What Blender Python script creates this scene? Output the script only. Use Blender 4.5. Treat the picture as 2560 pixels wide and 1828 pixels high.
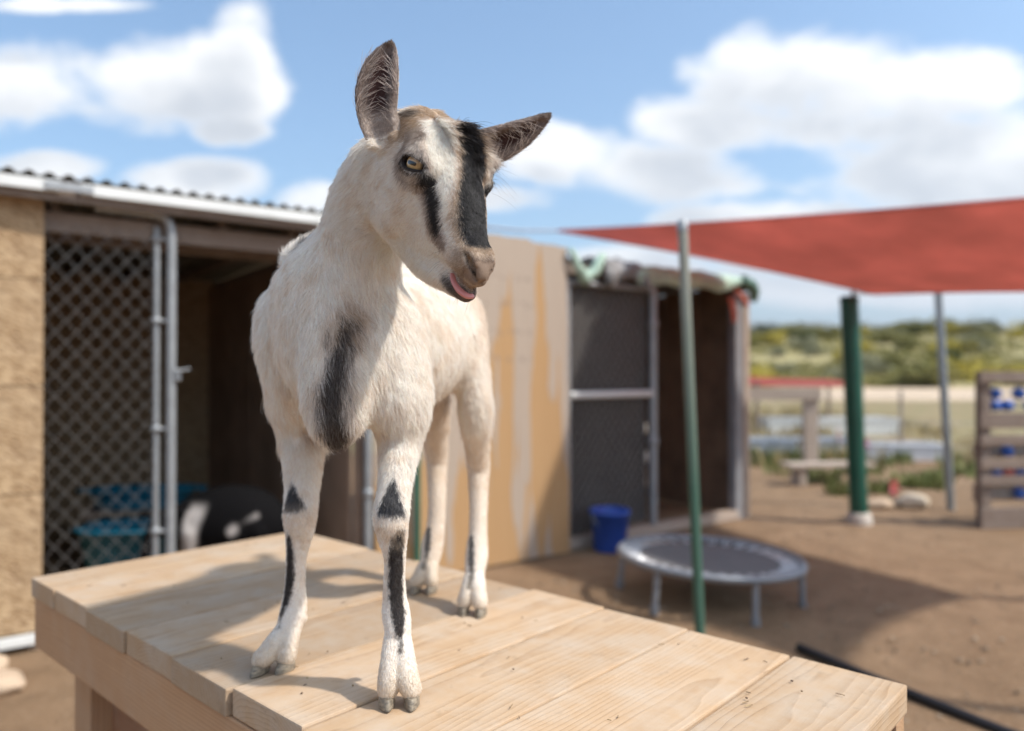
import bpy, bmesh, math, random
import numpy as np
from mathutils import Vector, Matrix, Quaternion, noise as mnoise

# ------------------------------------------------------------------ camera, sky, sun, exposure
SC = bpy.context.scene
for _o in list(bpy.data.objects):
    bpy.data.objects.remove(_o, do_unlink=True)
COL = SC.collection
CAM_H = 1.25            # eye height over the dirt
FPX = 1900.0            # focal length in pixels of a 2560 wide frame
PITCH = math.atan(16 / FPX)
cam_d = bpy.data.cameras.new('camera')
cam_d.sensor_width = 36.0
cam_d.lens = FPX / 2560 * 36.0
cam_d.clip_start = 0.05
cam_d.clip_end = 40000
cam_d.dof.use_dof = True
cam_d.dof.focus_distance = 0.905
cam_d.dof.aperture_fstop = 2.2
cam_d.dof.aperture_blades = 0
cam = bpy.data.objects.new('camera', cam_d)
cam.location = (0, 0, CAM_H)
cam.rotation_euler = (math.radians(90) + PITCH, 0, 0)
COL.objects.link(cam)
SC.camera = cam

SUN_EL = math.radians(50)
SUN_XY = Vector((0.95, -0.31)).normalized()          # towards the sun
SUN_DIR = Vector((SUN_XY.x * math.cos(SUN_EL), SUN_XY.y * math.cos(SUN_EL), math.sin(SUN_EL)))
sun_d = bpy.data.lights.new('sun', 'SUN')
sun_d.energy = 2.7
sun_d.angle = math.radians(2.4)
sun_d.color = (1.0, 0.955, 0.885)
sun = bpy.data.objects.new('sun', sun_d)
sun.rotation_euler = SUN_DIR.to_track_quat('Z', 'Y').to_euler()
sun.location = (5, -2, 8)
COL.objects.link(sun)
SC.view_settings.view_transform = 'Standard'
SC.view_settings.look = 'None'
SC.view_settings.exposure = 0.82
SC.view_settings.gamma = 1.0
SC.view_settings.use_curve_mapping = False
SC.cycles.use_denoising = True
SC.cycles.max_bounces = 8
SC.cycles.transparent_max_bounces = 16
SC.cycles.sample_clamp_indirect = 8.0

# ------------------------------------------------------------------ sky with fair-weather cumulus
def make_world():
    w = bpy.data.worlds.new('World')
    SC.world = w
    w.use_nodes = True
    t = w.node_tree
    t.nodes.clear()
    L = t.links.new

    def nd(k, **kw):
        n = t.nodes.new('ShaderNode' + k)
        for a, b in kw.items():
            setattr(n, a, b)
        return n

    def mth(op, a, b=0.0, c=None, clamp=False):
        n = nd('Math', operation=op, use_clamp=clamp)
        for i, v in enumerate((a, b) if c is None else (a, b, c)):
            if hasattr(v, 'links'):
                L(v, n.inputs[i])
            else:
                n.inputs[i].default_value = v
        return n.outputs[0]

    def smooth(x, lo, hi):
        n = nd('MapRange', interpolation_type='SMOOTHSTEP')
        L(x, n.inputs[0])
        n.inputs[1].default_value = lo
        n.inputs[2].default_value = hi
        return n.outputs[0]

    sky = nd('TexSky', sky_type='NISHITA')
    sky.sun_disc = False
    sky.sun_elevation = SUN_EL
    sky.sun_rotation = math.atan2(SUN_XY.x, SUN_XY.y)
    sky.altitude = 100
    sky.air_density = 1.0
    sky.dust_density = 2.2
    sky.ozone_density = 1.2
    tc = nd('TexCoord')
    dirv = tc.outputs['Generated']
    sp = nd('SeparateXYZ')
    L(dirv, sp.inputs[0])
    dx, dy, dz = sp.outputs
    # cumulus banks: centre (azimuth tangent, elevation tangent), half sizes
    blobs = [(120, 205, 260, 115), (330, 215, 260, 110), (540, 200, 150, 105), (610, 110, 80, 115), (640, 240, 70, 70), (580, 325, 95, 40), (500, 450, 175, 55), (130, 410, 120, 38), (800, 495, 110, 50),
             (1880, 215, 160, 125), (2100, 215, 260, 130), (2380, 200, 200, 85), (1800, 310, 220, 80), (2100, 320, 300, 60), (1430, 385, 170, 75), (1640, 430, 260, 75), (2330, 430, 330, 125), (2650, 420, 260, 150),
             (1800, 545, 150, 38), (2120, 560, 380, 60), (1250, 500, 160, 32), (100, 10, 200, 22), (1300, 680, 700, 60), (2300, 720, 600, 55), (500, 680, 700, 60)]

    def field(off):
        n0 = nd('VectorMath', operation='ADD')
        L(dirv, n0.inputs[0])
        n0.inputs[1].default_value = off
        s = nd('SeparateXYZ')
        L(n0.outputs[0], s.inputs[0])
        x, y, z = s.outputs
        yy = mth('MAXIMUM', y, 0.12)
        dv = nd('VectorMath', operation='SCALE')
        L(n0.outputs[0], dv.inputs[0])
        L(mth('DIVIDE', 1.0, yy), dv.inputs['Scale'])
        acc = None
        for (cx, cy, rx, ry) in blobs:
            cx, cy, rx, ry = (cx - 1280) / FPX, (930 - cy) / FPX, rx / FPX, ry / FPX
            q = nd('VectorMath', operation='MULTIPLY_ADD')
            L(dv.outputs[0], q.inputs[0])
            q.inputs[1].default_value = (1 / rx, 0, 1 / ry)
            q.inputs[2].default_value = (-cx / rx, 0, -cy / ry)
            dt = nd('VectorMath', operation='DOT_PRODUCT')
            L(q.outputs[0], dt.inputs[0])
            L(q.outputs[0], dt.inputs[1])
            r2 = dt.outputs['Value']
            acc = r2 if acc is None else mth('SMOOTH_MIN', acc, r2, 0.35)
        acc = mth('SUBTRACT', 1.0, acc)
        acc = mth('MAXIMUM', acc, -2.2)
        # the rest of the dome carries the same kind of cloud from noise alone
        big = nd('TexNoise')
        L(n0.outputs[0], big.inputs['Vector'])
        big.inputs['Scale'].default_value = 3.2
        big.inputs['Detail'].default_value = 3
        rest = mth('MULTIPLY_ADD', big.outputs['Fac'], 9.0, -5.0)
        front = smooth(y, 0.30, 0.52)
        mx = nd('Mix')
        L(front, mx.inputs[0])
        L(rest, mx.inputs[2])
        L(acc, mx.inputs[3])
        fine = nd('TexNoise')
        sc = nd('VectorMath', operation='MULTIPLY')
        L(n0.outputs[0], sc.inputs[0])
        sc.inputs[1].default_value = (1, 1, 1.5)
        L(sc.outputs[0], fine.inputs['Vector'])
        fine.inputs['Scale'].default_value = 7.0
        fine.inputs['Detail'].default_value = 6
        fine.inputs['Roughness'].default_value = 0.55
        fine.inputs['Distortion'].default_value = 0.25
        return mth('ADD', mx.outputs[0], mth('MULTIPLY_ADD', fine.outputs['Fac'], 4.6, -2.3))

    f0 = field((0, 0, 0))
    f1 = field((0.022, -0.004, 0.052))
    mask = smooth(f0, -0.5, 0.75)
    thick = smooth(f1, -0.9, 1.5)
    shade = mth('MULTIPLY', thick, smooth(f0, -0.4, 1.0))
    ccol = nd('Mix', data_type='RGBA')
    L(shade, ccol.inputs[0])
    ccol.inputs[6].default_value = (4.9, 4.85, 4.75, 1)
    ccol.inputs[7].default_value = (2.9, 3.0, 3.15, 1)
    mixc = nd('Mix', data_type='RGBA')
    mk = mth('MULTIPLY', mask, smooth(dz, -0.005, 0.03))
    L(mth('MULTIPLY', mk, 0.95), mixc.inputs[0])
    gain = nd('Mix', data_type='RGBA', blend_type='MULTIPLY')
    gain.inputs[0].default_value = 1.0
    L(sky.outputs[0], gain.inputs[6])
    gain.inputs[7].default_value = (0.72, 0.85, 0.89, 1)
    L(gain.outputs[2], mixc.inputs[6])
    L(ccol.outputs[2], mixc.inputs[7])
    bg = nd('Background')
    bg.inputs[1].default_value = 0.15
    L(mixc.outputs[2], bg.inputs[0])
    out = nd('OutputWorld')
    L(bg.outputs[0], out.inputs[0])


make_world()
SC.world.cycles.sampling_method = 'MANUAL'
SC.world.cycles.sample_map_resolution = 512
# ------------------------------------------------------------------ helpers
R_ = random.Random(7)
_F = np.array([0, math.cos(PITCH), math.sin(PITCH)])
_U = np.array([0, -math.sin(PITCH), math.cos(PITCH)])
_C = np.array([0, 0, CAM_H])


def at(px, py, Y):
    """world point at depth Y (metres north of the camera) that is seen towards (px, py)"""
    d = _F + np.array([1.0, 0, 0]) * ((px - 1280) / FPX) + _U * (-(py - 914) / FPX)
    return _C + d * (Y / d[1])


def new_obj(name, data, parent=None):
    o = bpy.data.objects.new(name, data)
    COL.objects.link(o)
    if parent is not None:
        o.parent = parent
    return o


def tag(o, label=None, cat=None, group=None, kind=None):
    if label:
        o['label'] = label
    if cat:
        o['category'] = cat
    if group:
        o['group'] = group
    if kind:
        o['kind'] = kind
    return o


def empty(name, loc=(0, 0, 0), rz=0.0, label=None, cat=None, group=None):
    o = bpy.data.objects.new(name, None)
    o.empty_display_size = 0.1
    o.location = loc
    o.rotation_euler = (0, 0, rz)
    COL.objects.link(o)
    return tag(o, label, cat, group)


class MB:
    """collects simple solids; build() links them as ONE mesh object"""

    def __init__(self):
        self.v, self.f, self.sm = [], [], []

    def add(self, verts, faces, smooth=False):
        n = len(self.v)
        self.v += [tuple(map(float, p)) for p in verts]
        self.f += [tuple(i + n for i in q) for q in faces]
        self.sm += [smooth] * len(faces)
        return self

    def box(self, c, s, M=None, bev=0.0):
        """box centred c with full sizes s, local axes M; optional edge chamfer"""
        c = Vector(c)
        hx, hy, hz = s[0] / 2, s[1] / 2, s[2] / 2
        M = M or Matrix.Identity(3)
        if bev <= 0:
            vs = [(x * hx, y * hy, z * hz) for x in (-1, 1) for y in (-1, 1) for z in (-1, 1)]
            fs = [(0, 1, 3, 2), (4, 6, 7, 5), (0, 4, 5, 1), (2, 3, 7, 6), (0, 2, 6, 4), (1, 5, 7, 3)]
        else:
            bm = bmesh.new()
            bmesh.ops.create_cube(bm, size=1.0)
            bmesh.ops.scale(bm, vec=(2 * hx, 2 * hy, 2 * hz), verts=bm.verts)
            bmesh.ops.bevel(bm, geom=list(bm.edges), offset=min(bev, 0.45 * min(s)), segments=2, affect='EDGES', profile=0.6)
            bm.verts.ensure_lookup_table()
            vs = [v.co[:] for v in bm.verts]
            fs = [[v.index for v in f.verts] for f in bm.faces]
            bm.free()
        return self.add([c + M @ Vector(v) for v in vs], fs)

    def tube(self, pts, r, n=10, caps=True, smooth=True):
        """round tube along points, r a number or one per point"""
        P = [Vector(p) for p in pts]
        rs = r if hasattr(r, '__len__') else [r] * len(P)
        prev = None
        V, Fc = [], []
        for i, p in enumerate(P):
            t = (P[min(i + 1, len(P) - 1)] - P[max(i - 1, 0)]).normalized()
            if prev is None:
                a = Vector((0, 0, 1)) if abs(t.z) < 0.9 else Vector((1, 0, 0))
                u = t.cross(a).normalized()
            else:
                u = (prev - t * prev.dot(t)).normalized()
            prev = u
            w = t.cross(u)
            for k in range(n):
                an = 2 * math.pi * k / n
                V.append(p + (u * math.cos(an) + w * math.sin(an)) * rs[i])
        for i in range(len(P) - 1):
            for k in range(n):
                a, b = i * n + k, i * n + (k + 1) % n
                Fc.append((a, b, b + n, a + n))
        self.add(V, Fc, smooth)
        if caps:
            self.add(V[:n], [tuple(reversed(range(n)))])
            self.add(V[-n:], [tuple(range(n))])
        return self

    def lathe(self, prof, n=32, c=(0, 0, 0), smooth=True, close=False):
        """profile [(r, z)] turned about the vertical through c"""
        V, Fc = [], []
        for (r, z) in prof:
            for k in range(n):
                a = 2 * math.pi * k / n
                V.append((c[0] + r * math.cos(a), c[1] + r * math.sin(a), c[2] + z))
        for i in range(len(prof) - 1):
            for k in range(n):
                a, b = i * n + k, i * n + (k + 1) % n
                Fc.append((a, b, b + n, a + n))
        return self.add(V, Fc, smooth)

    def build(self, name, mat, parent=None, loc=None):
        me = bpy.data.meshes.new(name)
        me.from_pydata(self.v, [], self.f)
        me.polygons.foreach_set('use_smooth', self.sm)
        me.update()
        if mat is not None:
            me.materials.append(mat)
        o = new_obj(name, me, parent)
        if loc is not None:
            o.location = loc
        return o


def basis(x, z=(0, 0, 1)):
    """matrix whose local x runs along x and local z as near z as may be"""
    x = Vector(x).normalized()
    z = Vector(z)
    y = z.cross(x).normalized()
    z = x.cross(y)
    return Matrix((x, y, z)).transposed()


def beam(mb, a, b, w, h, bev=0.0, up=(0, 0, 1)):
    """rectangular bar from a to b, w across, h along up"""
    a, b = Vector(a), Vector(b)
    M = basis(b - a, up)
    return mb.box((a + b) / 2, ((b - a).length, w, h), M, bev)


# ------------------------------------------------------------------ materials
class NT:
    def __init__(self, name):
        self.m = bpy.data.materials.new(name)
        self.m.use_nodes = True
        self.t = self.m.node_tree
        self.t.nodes.clear()
        self.out = self.t.nodes.new('ShaderNodeOutputMaterial')
        self.b = self.t.nodes.new('ShaderNodeBsdfPrincipled')
        self.t.links.new(self.b.outputs[0], self.out.inputs[0])

    def n(self, kind, **kw):
        nd = self.t.nodes.new('ShaderNode' + kind)
        for k, v in kw.items():
            setattr(nd, k, v)
        return nd

    def put(self, sock, v):
        if hasattr(v, 'is_output') or hasattr(v, 'links'):
            self.t.links.new(v, sock)
        else:
            if hasattr(sock.default_value, '__len__') and not hasattr(v, '__len__'):
                v = (v,) * len(sock.default_value)
            if hasattr(v, '__len__') and len(v) == 3 and len(sock.default_value) == 4:
                v = tuple(v) + (1.0,)
            sock.default_value = v

    def coord(self, which='Object', scale=(1, 1, 1), rot=(0, 0, 0), loc=(0, 0, 0)):
        c = self.n('TexCoord')
        mp = self.n('Mapping')
        mp.inputs['Scale'].default_value = scale
        mp.inputs['Rotation'].default_value = rot
        mp.inputs['Location'].default_value = loc
        self.t.links.new(c.outputs[which], mp.inputs[0])
        return mp.outputs[0]

    def world(self, scale=(1, 1, 1), rot=(0, 0, 0)):
        g = self.n('NewGeometry')
        mp = self.n('Mapping')
        mp.inputs['Scale'].default_value = scale
        mp.inputs['Rotation'].default_value = rot
        self.t.links.new(g.outputs['Position'], mp.inputs[0])
        return mp.outputs[0]

    def noise(self, vec, scale, detail=6, rough=0.55, dist=0.0, out='Fac'):
        nd = self.n('TexNoise')
        self.put(nd.inputs['Vector'], vec)
        nd.inputs['Scale'].default_value = scale
        nd.inputs['Detail'].default_value = detail
        nd.inputs['Roughness'].default_value = rough
        nd.inputs['Distortion'].default_value = dist
        return nd.outputs[out]

    def ramp(self, fac, stops, interp='LINEAR'):
        nd = self.n('ValToRGB')
        nd.color_ramp.interpolation = interp
        el = nd.color_ramp.elements
        while len(el) < len(stops):
            el.new(0.5)
        for e, (p, c) in zip(el, stops):
            e.position = p
            e.color = (tuple(c) + (1,)) if hasattr(c, '__len__') and len(c) == 3 else ((c, c, c, 1) if not hasattr(c, '__len__') else c)
        self.put(nd.inputs[0], fac)
        return nd.outputs[0]

    def mix(self, fac, a, b, mode='MIX'):
        nd = self.n('Mix', data_type='RGBA', blend_type=mode)
        self.put(nd.inputs[0], fac)
        self.put(nd.inputs[6], a)
        self.put(nd.inputs[7], b)
        return nd.outputs[2]

    def math(self, op, a, b=0.0, c=0.0, clamp=False):
        nd = self.n('Math', operation=op, use_clamp=clamp)
        self.put(nd.inputs[0], a)
        self.put(nd.inputs[1], b)
        self.put(nd.inputs[2], c)
        return nd.outputs[0]

    def rand(self):
        return self.n('ObjectInfo').outputs['Random']

    def bump(self, h, strength=0.3, dist=0.01):
        nd = self.n('Bump')
        nd.inputs['Strength'].default_value = strength
        nd.inputs['Distance'].default_value = dist
        self.put(nd.inputs['Height'], h)
        self.put(self.b.inputs['Normal'], nd.outputs[0])

    def set(self, **kw):
        names = dict(col='Base Color', rough='Roughness', metal='Metallic', spec='Specular IOR Level', alpha='Alpha', trans='Transmission Weight', coat='Coat Weight', sheen='Sheen Weight')
        for k, v in kw.items():
            self.put(self.b.inputs[names[k]], v)
        return self.m


def plain(name, col, rough=0.6, metal=0.0, var=0.15, scale=8.0, bump=0.0):
    """painted / plastic / metal surface with a little uneven wear"""
    t = NT(name)
    v = t.world()
    n = t.noise(v, scale, 5, 0.6)
    c = t.mix(t.ramp(n, [(0.3, 0), (0.72, 1)]), [x * (1 - var) for x in col], [min(1, x * (1 + var)) for x in col])
    if bump:
        t.bump(t.noise(v, scale * 6, 4), bump, 0.01)
    return t.set(col=c, rough=rough, metal=metal)
# ------------------------------------------------------------------ shared materials
def wood(name, c0, c1, ring=190.0, wear=0.0, wearcol=(.55, .47, .38), rough=0.72, bump=0.25):
    """solid timber: rings about a heart line that lies off each piece, length along local x"""
    t = NT(name)
    tc = t.n('TexCoord')
    rnd = t.rand()
    off = t.n('CombineXYZ')
    t.put(off.inputs[0], t.math('MULTIPLY', rnd, 37.0))
    t.put(off.inputs[1], t.math('MULTIPLY_ADD', t.math('FRACT', t.math('MULTIPLY', rnd, 7.31)), 0.16, -0.08))
    t.put(off.inputs[2], t.math('ADD', t.math('MULTIPLY', t.math('FRACT', t.math('MULTIPLY', rnd, 13.7)), 0.10), 0.05))
    v = t.n('VectorMath', operation='ADD')
    t.put(v.inputs[0], tc.outputs['Object'])
    t.put(v.inputs[1], off.outputs[0])
    mp = t.n('Mapping')
    mp.inputs['Scale'].default_value = (0.16, 1, 1)
    t.put(mp.inputs[0], v.outputs[0])
    warp = t.noise(mp.outputs[0], 9.0, 3, 0.5, 0.0, 'Color')
    sub = t.n('VectorMath', operation='SUBTRACT')
    t.put(sub.inputs[0], warp)
    sub.inputs[1].default_value = (.5, .5, .5)
    wv = t.n('VectorMath', operation='MULTIPLY_ADD')
    t.put(wv.inputs[0], sub.outputs[0])
    wv.inputs[1].default_value = (.05, .05, .05)
    t.put(wv.inputs[2], mp.outputs[0])
    s = t.n('SeparateXYZ')
    t.put(s.inputs[0], wv.outputs[0])
    r = t.math('SQRT', t.math('ADD', t.math('MULTIPLY', s.outputs[1], s.outputs[1]), t.math('MULTIPLY', s.outputs[2], s.outputs[2])))
    saw = t.math('FRACT', t.math('MULTIPLY', r, ring))
    band = t.ramp(saw, [(0.0, 0.0), (0.62, 0.35), (0.93, 1.0), (1.0, 0.05)])
    mp2 = t.n('Mapping')
    mp2.inputs['Scale'].default_value = (7, 160, 160)
    t.put(mp2.inputs[0], v.outputs[0])
    fib = t.noise(mp2.outputs[0], 1.0, 4, 0.6)
    big = t.noise(v.outputs[0], 5.0, 4, 0.6)
    hue = t.math('MULTIPLY_ADD', big, 0.5, -0.1)
    fac = t.math('ADD', t.math('MULTIPLY', band, 0.50), t.math('ADD', t.math('MULTIPLY', fib, 0.45), t.math('SUBTRACT', hue, 0.22)), clamp=True)
    col = t.mix(fac, c0, c1)
    # knots
    vo = t.n('TexVoronoi')
    mk = t.n('Mapping')
    mk.inputs['Scale'].default_value = (4.0, 7.0, 7.0)
    t.put(mk.inputs[0], v.outputs[0])
    t.put(vo.inputs['Vector'], mk.outputs[0])
    vo.inputs['Scale'].default_value = 1.0
    kn = t.ramp(vo.outputs['Distance'], [(0.03, 1), (0.10, 0)])
    pick = t.ramp(t.noise(v.outputs[0], 2.3, 1), [(0.50, 0), (0.54, 1)])
    col = t.mix(t.math('MULTIPLY', kn, t.math('MULTIPLY', pick, 0.8)), col, [x * 0.35 for x in c1])
    if wear:
        wn = t.noise(v.outputs[0], 11.0, 6, 0.62)
        col = t.mix(t.math('MULTIPLY', t.ramp(wn, [(0.42, 0), (0.68, 1)]), wear), col, wearcol)
        dn = t.noise(v.outputs[0], 31.0, 5, 0.7)
        col = t.mix(t.math('MULTIPLY', t.ramp(dn, [(0.60, 0), (0.74, 1)]), 0.35), col, (.20, .14, .09))
    tint = t.math('MULTIPLY_ADD', t.math('FRACT', t.math('MULTIPLY', rnd, 5.77)), 0.26, 0.87)
    col = t.mix(1.0, col, tint, 'MULTIPLY')
    t.bump(t.math('ADD', t.math('MULTIPLY', band, 0.5), fib), bump, 0.0012)
    return t.set(col=col, rough=rough, spec=0.3)


def osb(name, dark=1.0):
    t = NT(name)
    tc = t.n('TexCoord')
    cols = None
    for i, (rot, sc) in enumerate(((0.35, (22, 22, 95)), (1.9, (20, 20, 85)), (2.7, (26, 26, 110)))):
        mr = t.n('Mapping')
        mr.inputs['Rotation'].default_value = (0, rot, 0)
        t.put(mr.inputs[0], tc.outputs['Object'])
        mp = t.n('Mapping')
        mp.inputs['Scale'].default_value = sc
        t.put(mp.inputs[0], mr.outputs[0])
        vo = t.n('TexVoronoi')
        t.put(vo.inputs['Vector'], mp.outputs[0])
        vo.inputs['Scale'].default_value = 1.25
        sep = t.n('SeparateColor')
        t.put(sep.inputs[0], vo.outputs['Color'])
        c = t.ramp(sep.outputs[0], [(0.0, (.22 * dark, .13 * dark, .065 * dark)), (0.5, (.40 * dark, .265 * dark, .145 * dark)), (1.0, (.54 * dark, .385 * dark, .235 * dark))])
        cols = c if cols is None else t.mix(t.ramp(sep.outputs[1], [(.45, 0), (.55, 1)]), cols, c)
    n = t.noise(tc.outputs['Object'], 3.0, 5)
    cols = t.mix(t.ramp(n, [(.35, 0), (.75, .32)]), cols, (.36 * dark, .285 * dark, .21 * dark))
    t.bump(t.noise(tc.outputs['Object'], 60, 3), 0.3, 0.004)
    return t.set(col=cols, rough=0.8, spec=0.2)


def dirt_material():
    t = NT('dirt')
    v = t.world()
    n1 = t.noise(v, 0.55, 6, 0.6)
    n2 = t.noise(v, 5.0, 8, 0.65)
    n3 = t.noise(v, 60.0, 4, 0.7)
    c = t.mix(t.ramp(n1, [(.3, 0), (.7, 1)]), (.255, .160, .092), (.36, .240, .148))
    c = t.mix(t.ramp(n2, [(.35, 0), (.75, 1)]), c, (.20, .125, .072))
    c = t.mix(t.ramp(n3, [(.52, 0), (.75, .6)]), c, (.40, .29, .195))
    t.bump(t.math('ADD', n2, t.math('MULTIPLY', n3, 0.35)), 0.8, 0.05)
    return t.set(col=c, rough=0.93, spec=0.15)


M_PLANK = wood('deck_timber', (.52, .36, .225), (.33, .20, .105), 150, 0.62, (.50, .41, .32), 0.74, 0.5)
M_BEAM = wood('framing_timber', (.50, .30, .165), (.34, .18, .09), 150, 0.15)
M_OLDWOOD = wood('weathered_timber', (.27, .205, .165), (.15, .105, .08), 120, 0.4, (.33, .28, .24))
M_GREYWOOD = wood('sun_bleached_timber', (.46, .37, .30), (.30, .22, .17), 120, 0.4, (.50, .44, .38))
M_OSB = osb('strand_board')
M_OSB_IN = osb('strand_board_inside', 0.95)
M_DIRT = dirt_material()
M_GALV = plain('galvanised_steel', (.34, .35, .36), 0.48, 0.45, 0.15, 14)
M_WHITEMETAL = plain('pale_metal', (.72, .72, .70), 0.45, 0.1, 0.08, 5)
M_GREENPAINT = plain('green_paint', (.016, .105, .070), 0.42, 0.0, 0.22, 6)
# ------------------------------------------------------------------ smooth solid modelling for animals
def _nrm(v):
    v = np.asarray(v, float)
    return v / np.linalg.norm(v)


class Field:
    def __init__(self, lo, hi, h):
        self.lo = np.array(lo, np.float32)
        self.h = h
        self.n = np.ceil((np.array(hi) - self.lo) / h).astype(int) + 1
        self.d = np.full(self.n, 0.08, np.float32)

    def box(self, lo, hi, m):
        a = np.clip(np.floor((np.asarray(lo) - m - self.lo) / self.h).astype(int), 0, self.n - 1)
        b = np.clip(np.ceil((np.asarray(hi) + m - self.lo) / self.h).astype(int) + 1, 1, self.n)
        return a, b

    def axes(self, a, b):
        return [(self.lo[i] + self.h * np.arange(a[i], b[i], dtype=np.float32)).reshape([-1 if j == i else 1 for j in range(3)]) for i in range(3)]

    def apply(self, a, b, e, k, op):
        s = tuple(slice(a[i], b[i]) for i in range(3))
        d = self.d[s]
        if op == 'u':
            hh = np.maximum(k - np.abs(d - e), 0) / k
            self.d[s] = np.minimum(d, e) - hh * hh * k * 0.25
        else:
            e = -e
            hh = np.maximum(k - np.abs(d - e), 0) / k
            self.d[s] = np.maximum(d, e) + hh * hh * k * 0.25

    def ellipsoid(self, c, r, M=None, k=0.01, op='u'):
        c = np.asarray(c, float)
        r = np.asarray(r, float)
        M = np.eye(3) if M is None else np.asarray(M, float)        # rows: local axes
        R = r.max()
        a, b = self.box(c - R, c + R, k + 3 * self.h)
        x, y, z = self.axes(a, b)
        x, y, z = x - c[0], y - c[1], z - c[2]
        k0 = 0
        k1 = 0
        for i in range(3):
            q = x * M[i, 0] + y * M[i, 1] + z * M[i, 2]
            k0 = k0 + (q / r[i]) ** 2
            k1 = k1 + (q / r[i] ** 2) ** 2
        k0 = np.sqrt(k0)
        e = k0 * (k0 - 1) / np.maximum(np.sqrt(k1), 1e-6)
        e = np.where(k0 < 0.05, -r.min(), e).astype(np.float32)
        self.apply(a, b, e, k, op)

    def chain(self, st, k=0.01, op='u', sub=4):
        """st: stations (pos, up, half width, radius up, radius down); an elliptical tapering tube"""
        P = np.array([np.concatenate([np.asarray(s[0], float), _nrm(s[1]), [s[2], s[3], s[4] if len(s) > 4 else s[3]]]) for s in st])
        Q = []
        n = len(P)
        for i in range(n - 1):
            p0, p1, p2, p3 = P[max(i - 1, 0)], P[i], P[i + 1], P[min(i + 2, n - 1)]
            for j in range(sub):
                t = j / sub
                q = 0.5 * (2 * p1 + (p2 - p0) * t + (2 * p0 - 5 * p1 + 4 * p2 - p3) * t * t + (3 * p1 - p0 - 3 * p2 + p3) * t ** 3)
                q[6:] = np.maximum(q[6:], 0.0015)
                Q.append(q)
        Q.append(P[-1])
        Q = np.array(Q)
        R = Q[:, 6:].max(1)[:, None]
        A, B = self.box((Q[:, :3] - R).min(0), (Q[:, :3] + R).max(0), k + 3 * self.h)
        E = np.full(B - A, 0.08, np.float32)
        for i in range(len(Q) - 1):
            q0, q1 = Q[i], Q[i + 1]
            c0, c1 = q0[:3], q1[:3]
            r = max(R[i, 0], R[i + 1, 0])
            a, b = self.box(np.minimum(c0, c1) - r, np.maximum(c0, c1) + r, k + 3 * self.h)
            a, b = np.maximum(a, A), np.minimum(b, B)
            x, y, z = self.axes(a, b)
            ax = c1 - c0
            L = np.linalg.norm(ax)
            if L < 1e-6:
                continue
            ax = ax / L
            up = q0[3:6] + q1[3:6]
            up = _nrm(up - ax * (up @ ax))
            sd = np.cross(ax, up)
            x, y, z = x - c0[0], y - c0[1], z - c0[2]
            s = x * ax[0] + y * ax[1] + z * ax[2]
            t = np.clip(s / L, 0, 1)
            zz = s - t * L
            u = x * sd[0] + y * sd[1] + z * sd[2]
            w = x * up[0] + y * up[1] + z * up[2]
            rs = q0[6] + (q1[6] - q0[6]) * t
            rt = np.where(w > 0, q0[7] + (q1[7] - q0[7]) * t, q0[8] + (q1[8] - q0[8]) * t)
            rz = np.minimum(rs, rt)
            k0 = np.sqrt((u / rs) ** 2 + (w / rt) ** 2 + (zz / rz) ** 2)
            k1 = np.sqrt((u / rs ** 2) ** 2 + (w / rt ** 2) ** 2 + (zz / rz ** 2) ** 2)
            e = np.where(k0 < 0.05, -rz, k0 * (k0 - 1) / np.maximum(k1, 1e-6)).astype(np.float32)
            s_ = tuple(slice(a[j] - A[j], b[j] - A[j]) for j in range(3))
            E[s_] = np.minimum(E[s_], e)
        self.apply(A, B, E, k, op)

    def ball_line(self, pts, rs, k=0.004, op='u', sub=3):
        self.chain([(p, (0.1, 0.2, 1), r, r, r) for p, r in zip(pts, rs)], k, op, sub)

    def mesh(self):
        """surface nets: vertices, quads"""
        d = self.d
        inn = d < 0
        cnt = np.zeros(np.array(d.shape) - 1, np.uint8)
        off = [(i, j, k) for i in (0, 1) for j in (0, 1) for k in (0, 1)]
        nx, ny, nz = cnt.shape
        for (i, j, k) in off:
            cnt += inn[i:i + nx, j:j + ny, k:k + nz]
        act = np.argwhere((cnt > 0) & (cnt < 8))
        idx = np.full(cnt.shape, -1, np.int32)
        idx[act[:, 0], act[:, 1], act[:, 2]] = np.arange(len(act))
        val = np.stack([d[act[:, 0] + i, act[:, 1] + j, act[:, 2] + k] for (i, j, k) in off], 1)
        acc = np.zeros((len(act), 3))
        num = np.zeros(len(act))
        offa = np.array(off)
        for m in range(8):
            for l in range(m + 1, 8):
                if np.abs(offa[m] - offa[l]).sum() != 1:
                    continue
                cr = (val[:, m] < 0) != (val[:, l] < 0)
                t = val[:, m] / np.where(cr, val[:, m] - val[:, l], 1)
                p = offa[m] + (offa[l] - offa[m]) * t[:, None]
                acc += np.where(cr[:, None], p, 0)
                num += cr
        V = (act + acc / num[:, None]) * self.h + self.lo
        quads = []
        for ax in range(3):
            o1, o2 = (ax + 1) % 3, (ax + 2) % 3
            s0 = [slice(1, n - 1) for n in d.shape]
            s1 = list(s0)
            s0[ax] = slice(0, d.shape[ax] - 1)
            s1[ax] = slice(1, d.shape[ax])
            a, b = inn[tuple(s0)], inn[tuple(s1)]
            e = np.argwhere(a != b)
            base = e.copy()
            base[:, o1] += 1
            base[:, o2] += 1
            fl = a[e[:, 0], e[:, 1], e[:, 2]]
            q = []
            for (p, r) in ((0, 0), (1, 0), (1, 1), (0, 1)):
                c = base.copy()
                c[:, o1] -= p
                c[:, o2] -= r
                q.append(idx[c[:, 0], c[:, 1], c[:, 2]])
            q = np.stack(q, 1)
            q = np.where(fl[:, None], q, q[:, ::-1])
            quads.append(q)
        return V, np.concatenate(quads)


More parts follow.
